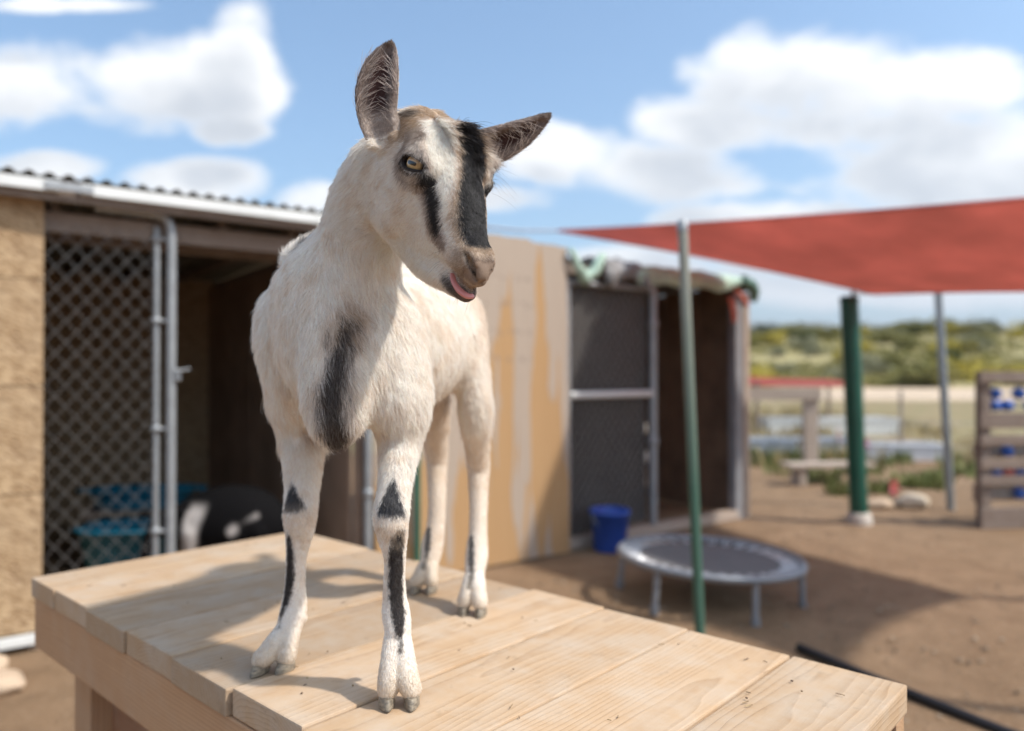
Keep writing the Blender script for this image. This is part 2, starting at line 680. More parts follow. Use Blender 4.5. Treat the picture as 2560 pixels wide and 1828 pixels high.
def big_mesh(name, V, Q, smooth=True):
    me = bpy.data.meshes.new(name)
    me.vertices.add(len(V))
    me.vertices.foreach_set('co', np.asarray(V, np.float32).ravel())
    k = Q.shape[1]
    me.loops.add(Q.size)
    me.loops.foreach_set('vertex_index', Q.astype(np.int32).ravel())
    me.polygons.add(len(Q))
    me.polygons.foreach_set('loop_start', np.arange(0, Q.size, k, dtype=np.int32))
    me.polygons.foreach_set('use_smooth', np.full(len(Q), smooth))
    me.update(calc_edges=True)
    me.validate()
    return me


def keep_largest(V, Q):
    """drop specks that came loose"""
    lab = np.arange(len(V))
    for _ in range(400):
        m = lab[Q].min(1)
        new = lab.copy()
        for j in range(4):
            np.minimum.at(new, Q[:, j], m)
        new = new[new]
        if (new == lab).all():
            break
        lab = new
    r = np.bincount(lab, minlength=len(V)).argmax()
    keep = lab == r
    mp = np.cumsum(keep) - 1
    Q = Q[keep[Q].all(1)]
    return V[keep], mp[Q]


def relax(V, Q, n=2, lam=0.5):
    for _ in range(n):
        for f in (lam, -lam * 1.04):
            acc = np.zeros_like(V)
            c = np.zeros(len(V))
            for j in range(4):
                a, b = Q[:, j], Q[:, (j + 1) % 4]
                for ax in range(3):
                    acc[:, ax] += np.bincount(a, V[b, ax], len(V)) + np.bincount(b, V[a, ax], len(V))
                c += np.bincount(a, minlength=len(V)) + np.bincount(b, minlength=len(V))
            V = V + f * (acc / c[:, None] - V)
    return V


def vnormals(V, Q):
    n = np.cross(V[Q[:, 2]] - V[Q[:, 0]], V[Q[:, 3]] - V[Q[:, 1]])
    N = np.zeros_like(V)
    for j in range(4):
        for ax in range(3):
            N[:, ax] += np.bincount(Q[:, j], n[:, ax], len(V))
    return N / np.maximum(np.linalg.norm(N, axis=1), 1e-12)[:, None]
# ------------------------------------------------------------------ ground, track, hill, far range
def make_ground():
    xs = [-12000, -3000, -600, -120, -40] + list(np.linspace(-14, 20, 120)) + [40, 120, 600, 3000, 12000]
    ys = [-12000, -2000, -200, -30, -8] + list(np.linspace(-3, 26, 110)) + [32, 45, 70, 120, 400, 1500, 5000, 12000]
    vs, fs = [], []
    for y in ys:
        for x in xs:
            z = 0.0
            if -14 <= x <= 20 and -3 <= y <= 26:
                z = 0.022 * mnoise.noise(Vector((x * 0.9, y * 0.9, 0))) + 0.010 * mnoise.noise(Vector((x * 3.1, y * 3.1, 4)))
                e = min(1, (x + 14) / 3, (20 - x) / 3, (y + 3) / 2, (26 - y) / 5)
                z *= max(0, e)
            vs.append((x, y, z))
    n = len(xs)
    for j in range(len(ys) - 1):
        for i in range(n - 1):
            a = j * n + i
            fs.append((a, a + 1, a + n + 1, a + n))
    mb = MB().add(vs, fs, True)
    o = mb.build('ground', M_DIRT)
    tag(o, kind='structure')
    return o


make_ground()


def strip(name, x0, x1, y0, y1, z, mat, nx=30, ny=8, wob=0.0):
    vs, fs = [], []
    for j in range(ny + 1):
        for i in range(nx + 1):
            x = x0 + (x1 - x0) * i / nx
            y = y0 + (y1 - y0) * j / ny
            e = wob * mnoise.noise(Vector((x * 0.15, j * 3.0, 1)))
            vs.append((x, y + (e if j in (0, ny) else 0), z))
    for j in range(ny):
        for i in range(nx):
            a = j * (nx + 1) + i
            fs.append((a, a + 1, a + nx + 2, a + nx + 1))
    o = MB().add(vs, fs, True).build(name, mat)
    return tag(o, kind='structure')


def scrub_material(name, c0, c1, c2):
    t = NT(name)
    v = t.world()
    n1 = t.noise(v, 0.35, 6, 0.65)
    n2 = t.noise(v, 2.2, 6, 0.65)
    c = t.mix(t.ramp(n1, [(.35, 0), (.65, 1)]), c0, c1)
    c = t.mix(t.ramp(n2, [(.42, 0), (.66, .9)]), c, c2)
    return t.set(col=c, rough=0.95, spec=0.1)


M_DRY = scrub_material('dry_grass', (.30, .23, .13), (.36, .26, .165), (.20, .20, .085))
M_TRACK = scrub_material('sandy_track', (.62, .47, .33), (.56, .42, .29), (.66, .53, .40))
M_HILL = scrub_material('scrub_hillside', (.34, .285, .12), (.48, .385, .25), (.22, .22, .08))
strip('dry_field', -30, 70, 11.3, 32.5, 0.012, M_DRY, 40, 10, 0.6)
strip('sandy_track', 6, 120, 33, 58, 0.016, M_TRACK, 50, 6, 2.0)


def hill_z(x, y):
    r = max(0.0, min(1.0, (y - 58) / 80.0))
    r = r * r * (3 - 2 * r)
    base = 6.2 + 1.6 * math.sin(x * 0.021 + 0.4) + 0.018 * max(0, x - 40)
    f = mnoise.fractal(Vector((x * 0.03, y * 0.03, 0)), 0.9, 2.1, 4)
    return r * (base + 1.1 * f)


def make_hill():
    vs, fs = [], []
    nx, ny = 110, 40
    for j in range(ny + 1):
        for i in range(nx + 1):
            x = -120 + 420 * i / nx
            y = 57 + 150 * j / ny
            z = hill_z(x, y) if y < 150 else hill_z(x, 150) - (y - 150) * 0.16
            vs.append((x, y, z - 0.05))
    for j in range(ny):
        for i in range(nx):
            a = j * (nx + 1) + i
            fs.append((a, a + 1, a + nx + 2, a + nx + 1))
    tag(MB().add(vs, fs, True).build('hill', M_HILL), kind='structure')


make_hill()


def make_mountains():
    t = NT('far_range')
    n = t.noise(t.world((.002, .002, .004)), 1.0, 6, 0.6)
    m = t.set(col=t.mix(n, (.10, .115, .085), (.20, .18, .13)), rough=0.95, spec=0.05)
    vs, fs = [], []
    nx, ny = 160, 10
    for j in range(ny + 1):
        for i in range(nx + 1):
            x = -9000 + 22000 * i / nx
            h = 420 + 150 * mnoise.fractal(Vector((x * 0.0004, 3.3, 0)), 1.0, 2.0, 5) + 170 * math.exp(-((x - 3700) / 2200) ** 2)
            f = j / ny
            prof = math.sin(math.pi * f) ** 0.8 if 0 < f < 1 else 0
            rid = 60 * mnoise.fractal(Vector((x * 0.0012, f * 3.0, 5)), 1.0, 2.0, 4) * prof
            vs.append((x, 6800 + 3000 * f, max(-0.5, h * prof + rid)))
    for j in range(ny):
        for i in range(nx):
            a = j * (nx + 1) + i
            fs.append((a, a + 1, a + nx + 2, a + nx + 1))
    tag(MB().add(vs, fs, True).build('mountains', m), kind='structure')


make_mountains()
# ------------------------------------------------------------------ the two animal sheds (front walls on one line)
WALL_A = math.atan2(0.6, 0.8)
WALL_O = (0.0, 5.03, 0.0)            # where the front line crosses the camera's meridian


def wl(s, d, z):
    """world point from the wall frame: s along the front, d into the shed"""
    return Vector((0.8 * s - 0.6 * d, 5.03 + 0.6 * s + 0.8 * d, z))


def frame_empty(name, label, cat):
    return empty(name, WALL_O, WALL_A, label, cat)


def board(name, root, x0, x1, y0, y1, z0, z1, mat, bev=0.0):
    """box in the wall frame, length along local x, y or z whichever is longest"""
    c = ((x0 + x1) / 2, (y0 + y1) / 2, (z0 + z1) / 2)
    s = (x1 - x0, y1 - y0, z1 - z0)
    ax = max(range(3), key=lambda i: s[i])
    M = (Matrix.Identity(3), Matrix(((0, -1, 0), (1, 0, 0), (0, 0, 1))), Matrix(((0, 0, 1), (0, 1, 0), (-1, 0, 0))))[ax]
    ls = (s, (s[1], s[0], s[2]), (s[2], s[1], s[0]))[ax]
    o = MB().box((0, 0, 0), ls, None, bev).build(name, mat, root)
    o.matrix_basis = Matrix.Translation(c) @ M.to_4x4()
    return o


def panel(name, root, x0, x1, y0, y1, z0, z1, mat, bev=0.0):
    return MB().box((0, 0, 0), (x1 - x0, y1 - y0, z1 - z0), None, bev).build(name, mat, root, ((x0 + x1) / 2, (y0 + y1) / 2, (z0 + z1) / 2))


def corrugated(name, root, x0, x1, y0, y1, z0, z1, mat, pitch=0.076, amp=0.011):
    """corrugated sheet, ribs along y, falling from z0 at y0 to z1 at y1"""
    n = int((x1 - x0) / pitch * 8)
    vs, fs = [], []
    for lay in (0, 1):
        for j in range(2):
            y, z = (y0, z0) if j == 0 else (y1, z1)
            for i in range(n + 1):
                x = x0 + (x1 - x0) * i / n
                vs.append((x, y, z + amp * math.sin(2 * math.pi * x / pitch) - 0.004 * lay))
    m = n + 1
    for i in range(n):
        fs.append((i, i + 1, m + i + 1, m + i))
        fs.append((2 * m + i + 1, 2 * m + i, 3 * m + i, 3 * m + i + 1))
        fs.append((i, 2 * m + i, 2 * m + i + 1, i + 1))
        fs.append((m + i + 1, 3 * m + i + 1, 3 * m + i, m + i))
    return MB().add(vs, fs, False).build(name, mat, root)


def chain_link(name, root, x0, x1, y, z0, z1, mat, px=0.084, pz=0.098, r=0.0018):
    """woven diamond netting in the plane y: each wire a zigzag hooked into its neighbours"""
    mb = MB()
    n = int(round((x1 - x0) / (px / 2)))
    nz = int(round((z1 - z0) / (pz / 2)))
    for i in range(n):
        pts = []
        for j in range(nz + 1):
            k = (i + j) % 2
            x = min(x1, x0 + (i + k) * px / 2)
            pts.append((x, y + (0.003 if k else -0.003), z0 + (z1 - z0) * j / nz))
        mb.tube(pts, r, 5, False)
    o = mb.build(name, mat, root)
    o['kind'] = 'stuff'
    return o


def pipe(name, root, pts, r, mat, n=14):
    return MB().tube(pts, r, n).build(name, mat, root)


# ---- left shed -----------------------------------------------------------------------------------
LS = frame_empty('animal_shed', 'strand board shed with corrugated roof and pale edge strip behind the goat', 'shed')
M_ROOF = plain('roof_sheet', (.20, .19, .165), 0.55, 0.3, 0.25, 7)
M_WIRE = plain('fence_wire', (.30, .285, .275), 0.5, 0.55, 0.12, 9)
M_INNER = plain('stained_plywood', (.30, .20, .14), 0.8, 0, 0.28, 2.5)
zs = [0.085, 0.704, 1.186, 1.667, 2.035]
for k in range(4):
    o = panel('strand_board', LS, -4.6, -2.652, -0.006 + 0.002 * (k % 2), 0.012, zs[k] + 0.0025, zs[k + 1] - 0.0025, M_OSB, 0.002)
board('wall_stud', LS, -2.70, -2.662, 0.016, 0.10, 0.0, 2.0, M_GREYWOOD, 0.002)
board('base_rail', LS, -4.6, -2.655, -0.03, 0.012, 0.035, 0.078, M_WHITEMETAL, 0.004)
corrugated('roof_sheet', LS, -4.7, -0.50, -0.10, 3.1, 2.128, 2.055, M_ROOF)
x = -4.7
for k, (a, b) in enumerate(((-4.7, -2.60), (-2.52, -0.52))):
    board('edge_strip', LS, a, b, -0.125, -0.104, 2.050, 2.100, M_WHITEMETAL, 0.003)
board('edge_joint', LS, -2.66, -2.47, -0.135, -0.128, 2.056, 2.094, M_GALV, 0.002)
for k, (y0, y1, z0, z1) in enumerate(((-0.095, -0.055, 2.015, 2.105), (0.03, 0.07, 1.895, 1.985), (0.40, 0.44, 1.90, 2.06))):
    board('header_beam', LS, -2.655 if k else -4.65, -0.52, y0, y1, z0, z1, M_OLDWOOD, 0.003)
for k in range(10):
    xr = -4.5 + 0.38 * k
    board('rafter', LS, xr - 0.02, xr + 0.02, 0.08, 3.0, 1.988, 2.035, M_OLDWOOD, 0.002)
panel('back_wall', LS, -4.6, -1.10, 2.95, 2.965, 0, 2.06, M_OSB_IN)
panel('end_wall', LS, -4.62, -4.605, 0.02, 2.94, 0, 2.06, M_OSB_IN)
for k in range(5):
    board('partition_board', LS, -1.135, -1.118, 0.06 + 0.58 * k, 0.06 + 0.58 * k + 0.572, 0.02, 1.985, M_INNER, 0.002)
board('corner_board', LS, -1.114, -1.035, 0.02, 0.045, 0.0, 1.98, M_INNER, .002)
board('beam_end', LS, -0.9, -0.125, 0.16, 0.20, 2.185, 2.235, plain('brown_beam', (.22, .10, .06), .7), 0.004)
board('beam_post', LS, -0.30, -0.25, 0.21, 0.26, 0.0, 2.24, M_OLDWOOD, 0.004)
tag(panel('straw_floor', LS, -4.55, -1.17, 0.05, 2.9, 0.012, 0.030, scrub_material('straw_litter', (.24, .17, .10), (.34, .25, .15), (.15, .10, .06))))

# ---- gate of the left shed
GT = frame_empty('chain_link_gate', 'grey chain-link gate panel with tube frame beside the strand board wall', 'gate')
chain_link('netting', GT, -2.645, -2.180, 0.02, 0.10, 1.93, M_WIRE)
pipe('gate_post', GT, [(-2.115, -0.02, 0.0), (-2.115, -0.02, 1.90), (-2.118, -0.02, 1.955), (-2.130, -0.02, 1.990), (-2.155, -0.02, 2.012), (-2.20, -0.02, 2.020), (-2.45, -0.02, 2.022)], 0.0225, M_GALV)
pipe('gate_stile', GT, [(-2.175, 0.015, 0.06), (-2.175, 0.015, 1.96)], 0.0155, M_GALV)
pipe('gate_rail', GT, [(-2.655, 0.015, 0.09), (-2.160, 0.015, 0.09)], 0.0155, M_GALV)
for z in (0.47, 0.97, 1.50, 1.90):
    o = MB().lathe([(0.0165, -0.018), (0.026, -0.012), (0.026, 0.012), (0.0165, 0.018)], 14).tube([(0.0, -0.02, 0), (0.045, -0.034, 0)], 0.008, 8).build('hinge_clamp', M_GALV, GT, (-2.175, 0.015, z))
MB().box((0, 0, 0), (.030, .05, .06), None, .008).tube([(0.0, -.04, .02), (.05, -.045, .03)], .006, 8).build('latch', M_GALV, GT, (-2.09, -0.03, 1.235))

# ---- steel pipe and green stake by the plywood sheet
o = MB().tube([(0, 0, 0), (0, 0, 1.95)], 0.024, 14).lathe([(0.024, .53), (.031, .535), (.031, .575), (.024, .58)], 14).build('steel_pipe', M_GALV)
o.location = wl(-1.062, -0.04, 0)
tag(o, 'grey steel pipe standing upright at the left edge of the peeling plywood sheet', 'pipe')
o = MB().tube([(0, 0, 0), (0, 0, 1.30)], 0.021, 12).lathe([(0.021, 1.30), (.012, 1.312), (.001, 1.314)], 12).build('green_stake', M_GREENPAINT)
o.location = wl(-0.775, -0.10, 0)
tag(o, 'dark green stake upright between the goat hind legs and the plywood', 'stake')

# ---- peeling plywood sheet between the sheds
def ply_material():
    t = NT('peeling_plywood')
    v = t.coord('Object', (1, 1, 1))
    st = t.coord('Object', (6.5, 6.5, 0.60))
    sep = t.n('SeparateXYZ')
    t.put(sep.inputs[0], t.coord('Object'))
    n = t.noise(st, 1.0, 4, 0.55)
    h = t.math('MULTIPLY', sep.outputs[2], -0.11)                       # more veneer gone lower down, where rain splashes
    peel = t.ramp(t.math('ADD', n, h), [(.53, 0), (.548, 1)])
    grain = t.noise(t.coord('Object', (60, 60, 2)), 1.0, 5, 0.6)
    old = t.mix(grain, (.36, .285, .225), (.46, .37, .295))
    stain = t.noise(v, 2.6, 5, 0.6)
    old = t.mix(t.ramp(stain, [(.45, 0), (.7, .6)]), old, (.42, .33, .26))
    new = t.mix(grain, (.40, .235, .11), (.48, .305, .16))
    c = t.mix(peel, old, new)
    # faded stamp marks
    mk = t.n('TexNoise')
    t.put(mk.inputs['Vector'], t.coord('Object', (34, 34, 26)))
    mk.inputs['Scale'].default_value = 1.0
    mk.inputs['Detail'].default_value = 1
    rows = t.math('FRACT', t.math('MULTIPLY', sep.outputs[2], 5.6))
    rowm = t.math('MULTIPLY', t.ramp(rows, [(.40, 0), (.46, 1), (.62, 1), (.68, 0)]), t.ramp(sep.outputs[2], [(.20, 0), (.24, 1), (.86, 1), (.90, 0)]))
    xm = t.ramp(sep.outputs[0], [(.0, 0), (.06, 1), (.40, 1), (.46, 0)])
    ink = t.math('MULTIPLY', t.math('MULTIPLY', rowm, xm), t.ramp(mk.outputs[0], [(.50, 0), (.58, .5)]))
    c = t.mix(ink, c, (.24, .19, .16))
    t.bump(t.math('ADD', grain, t.math('MULTIPLY', peel, -2.0)), 0.4, 0.003)
    return t.set(col=c, rough=0.85, spec=0.15)


PLY = frame_empty('plywood_sheet', 'tall weathered plywood sheet peeling to orange, leaning between the two sheds', 'plywood sheet')
M_PLY = ply_material()
vs, fs = [], []
nx, nz = 30, 24
X0, X1 = -1.02, 0.435
for lay in (0, 1):
    for j in range(nz + 1):
        for i in range(nx + 1):
            u, v = i / nx, j / nz
            xx = X0 + (X1 - X0) * u + 0.006 * mnoise.noise(Vector((i, v * 9, 3))) * (1 if i in (0, nx) else 0) + 0.012 * v * (u - .5)
            zt = 2.118 + 0.012 * mnoise.noise(Vector((u * 16, 2, 2))) + (0.02 * (u < .8))
            zz = 0.012 + (zt - 0.012) * v
            yy = -0.045 + 0.020 * (1 - v) * -1 + 0.012 * math.sin(math.pi * u) - 0.016 * max(0, u - .85) / .15 * (1 - v) + 0.016 * lay
            vs.append((xx - (X0 + X1) / 2, yy, zz - 1.06))
m = nx + 1
N = m * (nz + 1)
for j in range(nz):
    for i in range(nx):
        a = j * m + i
        fs.append((a, a + 1, a + m + 1, a + m))
        fs.append((N + a + 1, N + a, N + a + m, N + a + m + 1))
for i in range(nx):
    fs.append((i + 1, i, N + i, N + i + 1))
    a = nz * m + i
    fs.append((a, a + 1, N + a + 1, N + a))
for j in range(nz):
    a = j * m
    fs.append((a, a + m, N + a + m, N + a))
    a = j * m + nx
    fs.append((a + m, a, N + a, N + a + m))
MB().add(vs, fs, False).build('sheet', M_PLY, PLY, ((X0 + X1) / 2, 0, 1.06))
board('batten', PLY, X0 + .05, X1 - .05, 0.0, 0.03, 1.55, 1.61, M_OLDWOOD, .003)

# ---- right shed ----------------------------------------------------------------------------------
RS = frame_empty('animal_pen', 'dark open pen with tattered green tarp roof right of the plywood', 'pen')
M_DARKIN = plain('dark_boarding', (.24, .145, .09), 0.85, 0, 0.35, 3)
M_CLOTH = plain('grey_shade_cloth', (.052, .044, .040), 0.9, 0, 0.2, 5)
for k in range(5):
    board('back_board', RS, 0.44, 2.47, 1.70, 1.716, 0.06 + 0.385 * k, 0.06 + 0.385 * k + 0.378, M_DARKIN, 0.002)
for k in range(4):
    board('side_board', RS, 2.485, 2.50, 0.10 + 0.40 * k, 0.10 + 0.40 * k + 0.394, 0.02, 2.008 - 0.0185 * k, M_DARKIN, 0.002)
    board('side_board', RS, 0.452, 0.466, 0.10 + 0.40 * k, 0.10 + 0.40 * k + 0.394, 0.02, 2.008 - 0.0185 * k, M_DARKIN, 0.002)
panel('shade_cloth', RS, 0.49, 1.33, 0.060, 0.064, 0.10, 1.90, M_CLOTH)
board('inner_rail', RS, 1.36, 2.45, 1.66, 1.697, 1.00, 1.06, plain('black_rail', (.03, .028, .027), .6), .003)
board('sill', RS, 0.44, 2.36, -0.045, 0.045, 0.012, 0.085, M_GREYWOOD, 0.004)
pipe('door_stile', RS, [(1.345, -0.01, 0.088), (1.345, -0.01, 1.90)], 0.030, M_GALV)
pipe('door_stile', RS, [(0.475, -0.01, 0.088), (0.475, -0.01, 1.90)], 0.022, M_GALV)
pipe('door_rail', RS, [(0.50, -0.01, 1.085), (1.315, -0.01, 1.085)], 0.026, M_WHITEMETAL)
pipe('door_rail', RS, [(0.50, -0.01, 1.88), (1.315, -0.01, 1.88)], 0.020, M_GALV)
for z in (0.72, 1.62):
    MB().lathe([(0.031, -0.03), (0.040, -0.022), (0.040, 0.022), (0.031, 0.03)], 14).build('clamp', M_GALV, RS, (1.345, -0.01, z))
chain_link('netting', RS, 0.50, 1.32, 0.022, 0.10, 1.87, plain('pen_wire', (.55, .53, .50), .5, .5, .1, 9), 0.068, 0.090, 0.0016)
board('steel_post', RS, 2.335, 2.425, -0.035, 0.045, 0.0, 1.93, plain('grey_post', (.26, .26, .27), .6), 0.006)
board('timber_post', RS, 2.435, 2.505, -0.045, 0.045, 0.0, 1.92, M_GREYWOOD, 0.005)
board('header', RS, 0.44, 2.50, -0.03, 0.03, 1.935, 2.005, M_OLDWOOD, 0.004)
corrugated('roof_sheet', RS, 0.42, 2.56, -0.02, 1.85, 2.045, 1.96, plain('grey_roof', (.24, .24, .245), .6, .3, .2, 4))
panel('pen_floor', RS, 0.47, 2.47, 0.05, 1.69, 0.010, 0.022, scrub_material('pen_litter', (.26, .18, .11), (.36, .26, .17), (.16, .11, .07)))

# tarpaulin over the front edge of the pen roof
def tarp_sheet(name, parent, x0, x1, mat, hang, seed, ytop=0.30, wav=0.02, nx=44, ny=16, lift=0.0):
    vs, fs = [], []
    for lay in (0, 1):
        for j in range(ny + 1):
            for i in range(nx + 1):
                u, v = i / nx, j / ny
                x = x0 + (x1 - x0) * u
                hg = hang(u)
                L = ytop + hg
                q = v * L
                nz = mnoise.noise(Vector((x * 7, v * 4, seed))) * wav
                nz2 = mnoise.noise(Vector((x * 18, v * 9, seed + 5))) * wav * .5
                if q < ytop:
                    y, z = ytop - q, 2.075 + lift + nz + nz2 - 0.02 * (ytop - q)
                else:
                    d = q - ytop
                    y, z = -0.055 - 0.035 * math.sin(min(d / max(hg, .01), 1) * 2.6) + nz + nz2, 2.070 + lift - d
                vs.append((x, y - 0.004 * lay, z - 0.004 * lay))
    m = nx + 1
    N = m * (ny + 1)
    for j in range(ny):
        for i in range(nx):
            a = j * m + i
            fs.append((a, a + 1, a + m + 1, a + m))
            fs.append((N + a + 1, N + a, N + a + m, N + a + m + 1))
    return MB().add(vs, fs, True).build(name, mat, parent)


M_TARP = plain('green_tarp', (.40, .54, .44), 0.55, 0, 0.22, 6)
M_TARP2 = plain('grey_tarp', (.23, .225, .225), 0.6, 0, 0.35, 5)
TP = frame_empty('tarpaulin', 'faded green and grey tarpaulin hanging ragged over the pen roof edge', 'tarpaulin')
tarp_sheet('green_flap', TP, 1.10, 2.40, M_TARP, lambda u: 0.145 - 0.07 * max(0, (u - .75) * 4) * (u > .75) + 0.012 * math.sin(u * 19), 3, 0.3, 0.022, lift=-0.01)
tarp_sheet('grey_flap', TP, 0.78, 1.15, M_TARP2, lambda u: 0.16 + 0.04 * math.sin(u * 7), 9, 0.32, 0.05, lift=0.0)
MB().tube([(0.440 + 0.05 * i * .62, -0.075 - 0.02 * math.sin(i * .8), 2.10 - 0.19 * math.sin(math.pi * i / 10) + 0.018 * math.sin(i * 2.3)) for i in range(11)], [.018, .024, .03, .034, .038, .042, .045, .043, .040, .034, .022], 10).build('green_roll', M_TARP, TP)
MB().tube([(2.36, -0.08, 2.02), (2.47, -0.09, 1.98), (2.53, -0.08, 1.93), (2.56, -0.05, 1.86)], [.05, .055, .045, .03], 10).build('green_roll', plain('dark_green_tarp', (.10, .19, .14), .6, 0, .3, 6), TP)
MB().tube([(1.16, -0.09, 1.96), (1.20, -0.10, 1.90), (1.23, -0.09, 1.85)], [.03, .028, .016], 9).build('torn_strip', M_TARP2, TP)
def rag(name, pts, w, mat, label):
    vs, fs = [], []
    P = [Vector(p) for p in pts]
    for lay in (0, 1):
        for i, p in enumerate(P):
            k = 1.0 if i < len(P) - 1 else 0.7
            vs += [p + Vector((-w * k, 0.006 * lay, 0)), p + Vector((0, -0.018 + 0.006 * lay, 0)), p + Vector((w * k, 0.006 * lay, 0))]
    n = len(P) * 3
    for i in range(len(P) - 1):
        for k in (0, 1):
            a = i * 3 + k
            fs.append((a, a + 1, a + 4, a + 3))
            fs.append((n + a + 1, n + a, n + a + 3, n + a + 4))
    o = MB().add(vs, fs, True).build(name, mat)
    o.location, o.rotation_euler = WALL_O, (0, 0, WALL_A)
    return tag(o, label, 'rag')


M_RAG = plain('coral_cloth', (.52, .165, .12), 0.85, 0, .2, 9)
rag('rag', [(2.155, -0.12, 1.86), (2.17, -0.13, 1.80), (2.19, -0.13, 1.73), (2.20, -0.12, 1.655)], 0.040, M_RAG, 'coral rag hanging straight down in the dark pen doorway')
rag('rag', [(2.20, -0.13, 1.93), (2.27, -0.135, 1.885), (2.335, -0.13, 1.835), (2.38, -0.12, 1.80)], 0.040, M_RAG, 'coral rag slung slantwise under the tarpaulin corner by the pen post')

# things inside the pen
def bucket(name, loc, r, h, mat, label, cat='bucket'):
    root = empty(name, loc, 0.4, label, cat)
    MB().lathe([(0.001, 0.004), (r * .76, 0.0), (r * .80, 0.012), (r * .97, h * .90), (r * 1.04, h * .905), (r * 1.05, h * .95), (r, h), (r * .955, h * .99), (r * .78, .02), (0.001, .02)], 36).build('shell', mat, root)
    hp = [(r * 1.04 * math.cos(a), r * .30 * math.sin(a) - 0.0 , h * .93 - r * .95 * math.sin(a)) for a in [math.pi * i / 16 for i in range(17)]]
    MB().tube([(x, y - r * .85 * math.sin(math.pi * i / 16), z) for i, (x, y, z) in enumerate(hp)], .004, 7).build('handle', M_GALV, root)
    return root


bucket('bucket', wl(0.70, -0.20, 0.012), 0.138, 0.285, plain('blue_plastic', (.022, .075, .36), .38, 0, .12, 6), 'royal blue plastic bucket standing on the dirt in front of the pen netting')
TOY = empty('hanging_toy', wl(1.80, 0.55, 0.0), 0.2, 'string of pale blocks hanging in the dark pen doorway', 'toy')
MB().tube([(0, 0, 1.95), (0.004, 0, 1.2), (0, 0, 0.30)], .005, 7).build('cord', M_OLDWOOD, TOY)
for z, s, c in ((0.765, .075, (.66, .62, .55)), (0.64, .055, (.50, .36, .27)), (0.52, .085, (.72, .70, .66)), (0.40, .070, (.60, .42, .30)), (0.30, .065, (.70, .55, .40))):
    MB().box((0, 0, 0), (s, s, s * 1.1), Matrix.Rotation(z * 7, 3, 'Z'), s * .18).build('block', plain('block_paint', c, .6), TOY, (0.004, -0.004, z))
# ------------------------------------------------------------------ yard: sail, posts, trampoline, bits beyond
def fabric(name, c, trans=0.35):
    t = NT(name)
    n = t.noise(t.world(), 2.2, 5, 0.6)
    wv = t.noise(t.world((220, 220, 220)), 1.0, 2)
    col = t.mix(t.ramp(n, [(.35, 0), (.7, 1)]), [x * .88 for x in c], [min(1, x * 1.12) for x in c])
    t.b.inputs['Roughness'].default_value = 0.8
    t.put(t.b.inputs['Base Color'], col)
    t.b.inputs['Specular IOR Level'].default_value = 0.2
    t.bump(wv, 0.15, 0.002)
    tr = t.n('BsdfTranslucent')
    t.put(tr.inputs['Color'], col)
    mx = t.n('MixShader')
    mx.inputs[0].default_value = trans
    t.t.links.new(t.b.outputs[0], mx.inputs[1])
    t.t.links.new(tr.outputs[0], mx.inputs[2])
    t.t.links.new(mx.outputs[0], t.out.inputs[0])
    return t.m


M_SAIL = fabric('red_knit', (.72, .33, .29), 0.52)
SA = Vector(at(1393, 577, 6.40))
SC1 = Vector(at(2186, 735, 6.22))
SB = Vector((3.86, 3.80, 1.645))
SD = Vector((2.91, 2.65, 1.95))


def sail(name, A, D, B, C, mat, sagA=.06, label='', th=0.004):
    """four-cornered sail, hollow-cut edges"""
    root = empty(name, tuple((A + B) / 2), 0, label, 'shade sail')
    o0 = (A + B) / 2
    n = 28
    vs, fs = [], []
    mid = (A + B + C + D) / 4
    for lay in (0, 1):
        for j in range(n + 1):
            for i in range(n + 1):
                u, v = i / n, j / n
                p = A * (1 - u) * (1 - v) + D * u * (1 - v) + B * u * v + C * (1 - u) * v
                cut = sagA * (4 * u * (1 - u) * (2 * v - 1) ** 4 + 4 * v * (1 - v) * (2 * u - 1) ** 4)
                p = p.lerp(mid, cut)
                p.z -= 0.05 * 16 * u * (1 - u) * v * (1 - v) - 0.010 * math.sin(9 * u + 4 * v) * math.sin(math.pi * u) * math.sin(math.pi * v)
                vs.append(p - o0 + Vector((0, 0, -th * lay)))
    m = n + 1
    N = m * m
    for j in range(n):
        for i in range(n):
            a = j * m + i
            fs.append((a, a + 1, a + m + 1, a + m))
            fs.append((N + a + 1, N + a, N + a + m, N + a + m + 1))
    MB().add(vs, fs, True).build('cloth', mat, root)
    edges = [[j * m for j in range(m)], [i for i in range(m)], [n * m + i for i in range(m)], [j * m + n for j in range(m)]]
    for e in edges:
        MB().tube([vs[k] for k in e], 0.011, 6).build('hem', mat, root)
    return root, [v + o0 for v in vs[:N]]


SAIL, _ = sail('shade_sail', SA, SD, SB, SC1, M_SAIL, .075, 'red shade sail stretched over the trampoline yard')


def cable(name, pts, r, mat, label, cat, n=8):
    o = MB().tube([Vector(p) - Vector(pts[0]) for p in pts], r, n).build(name, mat, None, pts[0])
    return tag(o, label, cat)


anchor = Vector(wl(-0.19, 0.18, 2.225))
cable('sail_rope', [anchor, (anchor + SA) / 2 + Vector((0, 0, -0.015)), SA], 0.011, plain('grey_rope', (.34, .36, .42), .8), 'taut grey rope from brown beam end to the tip of the shade sail', 'rope')

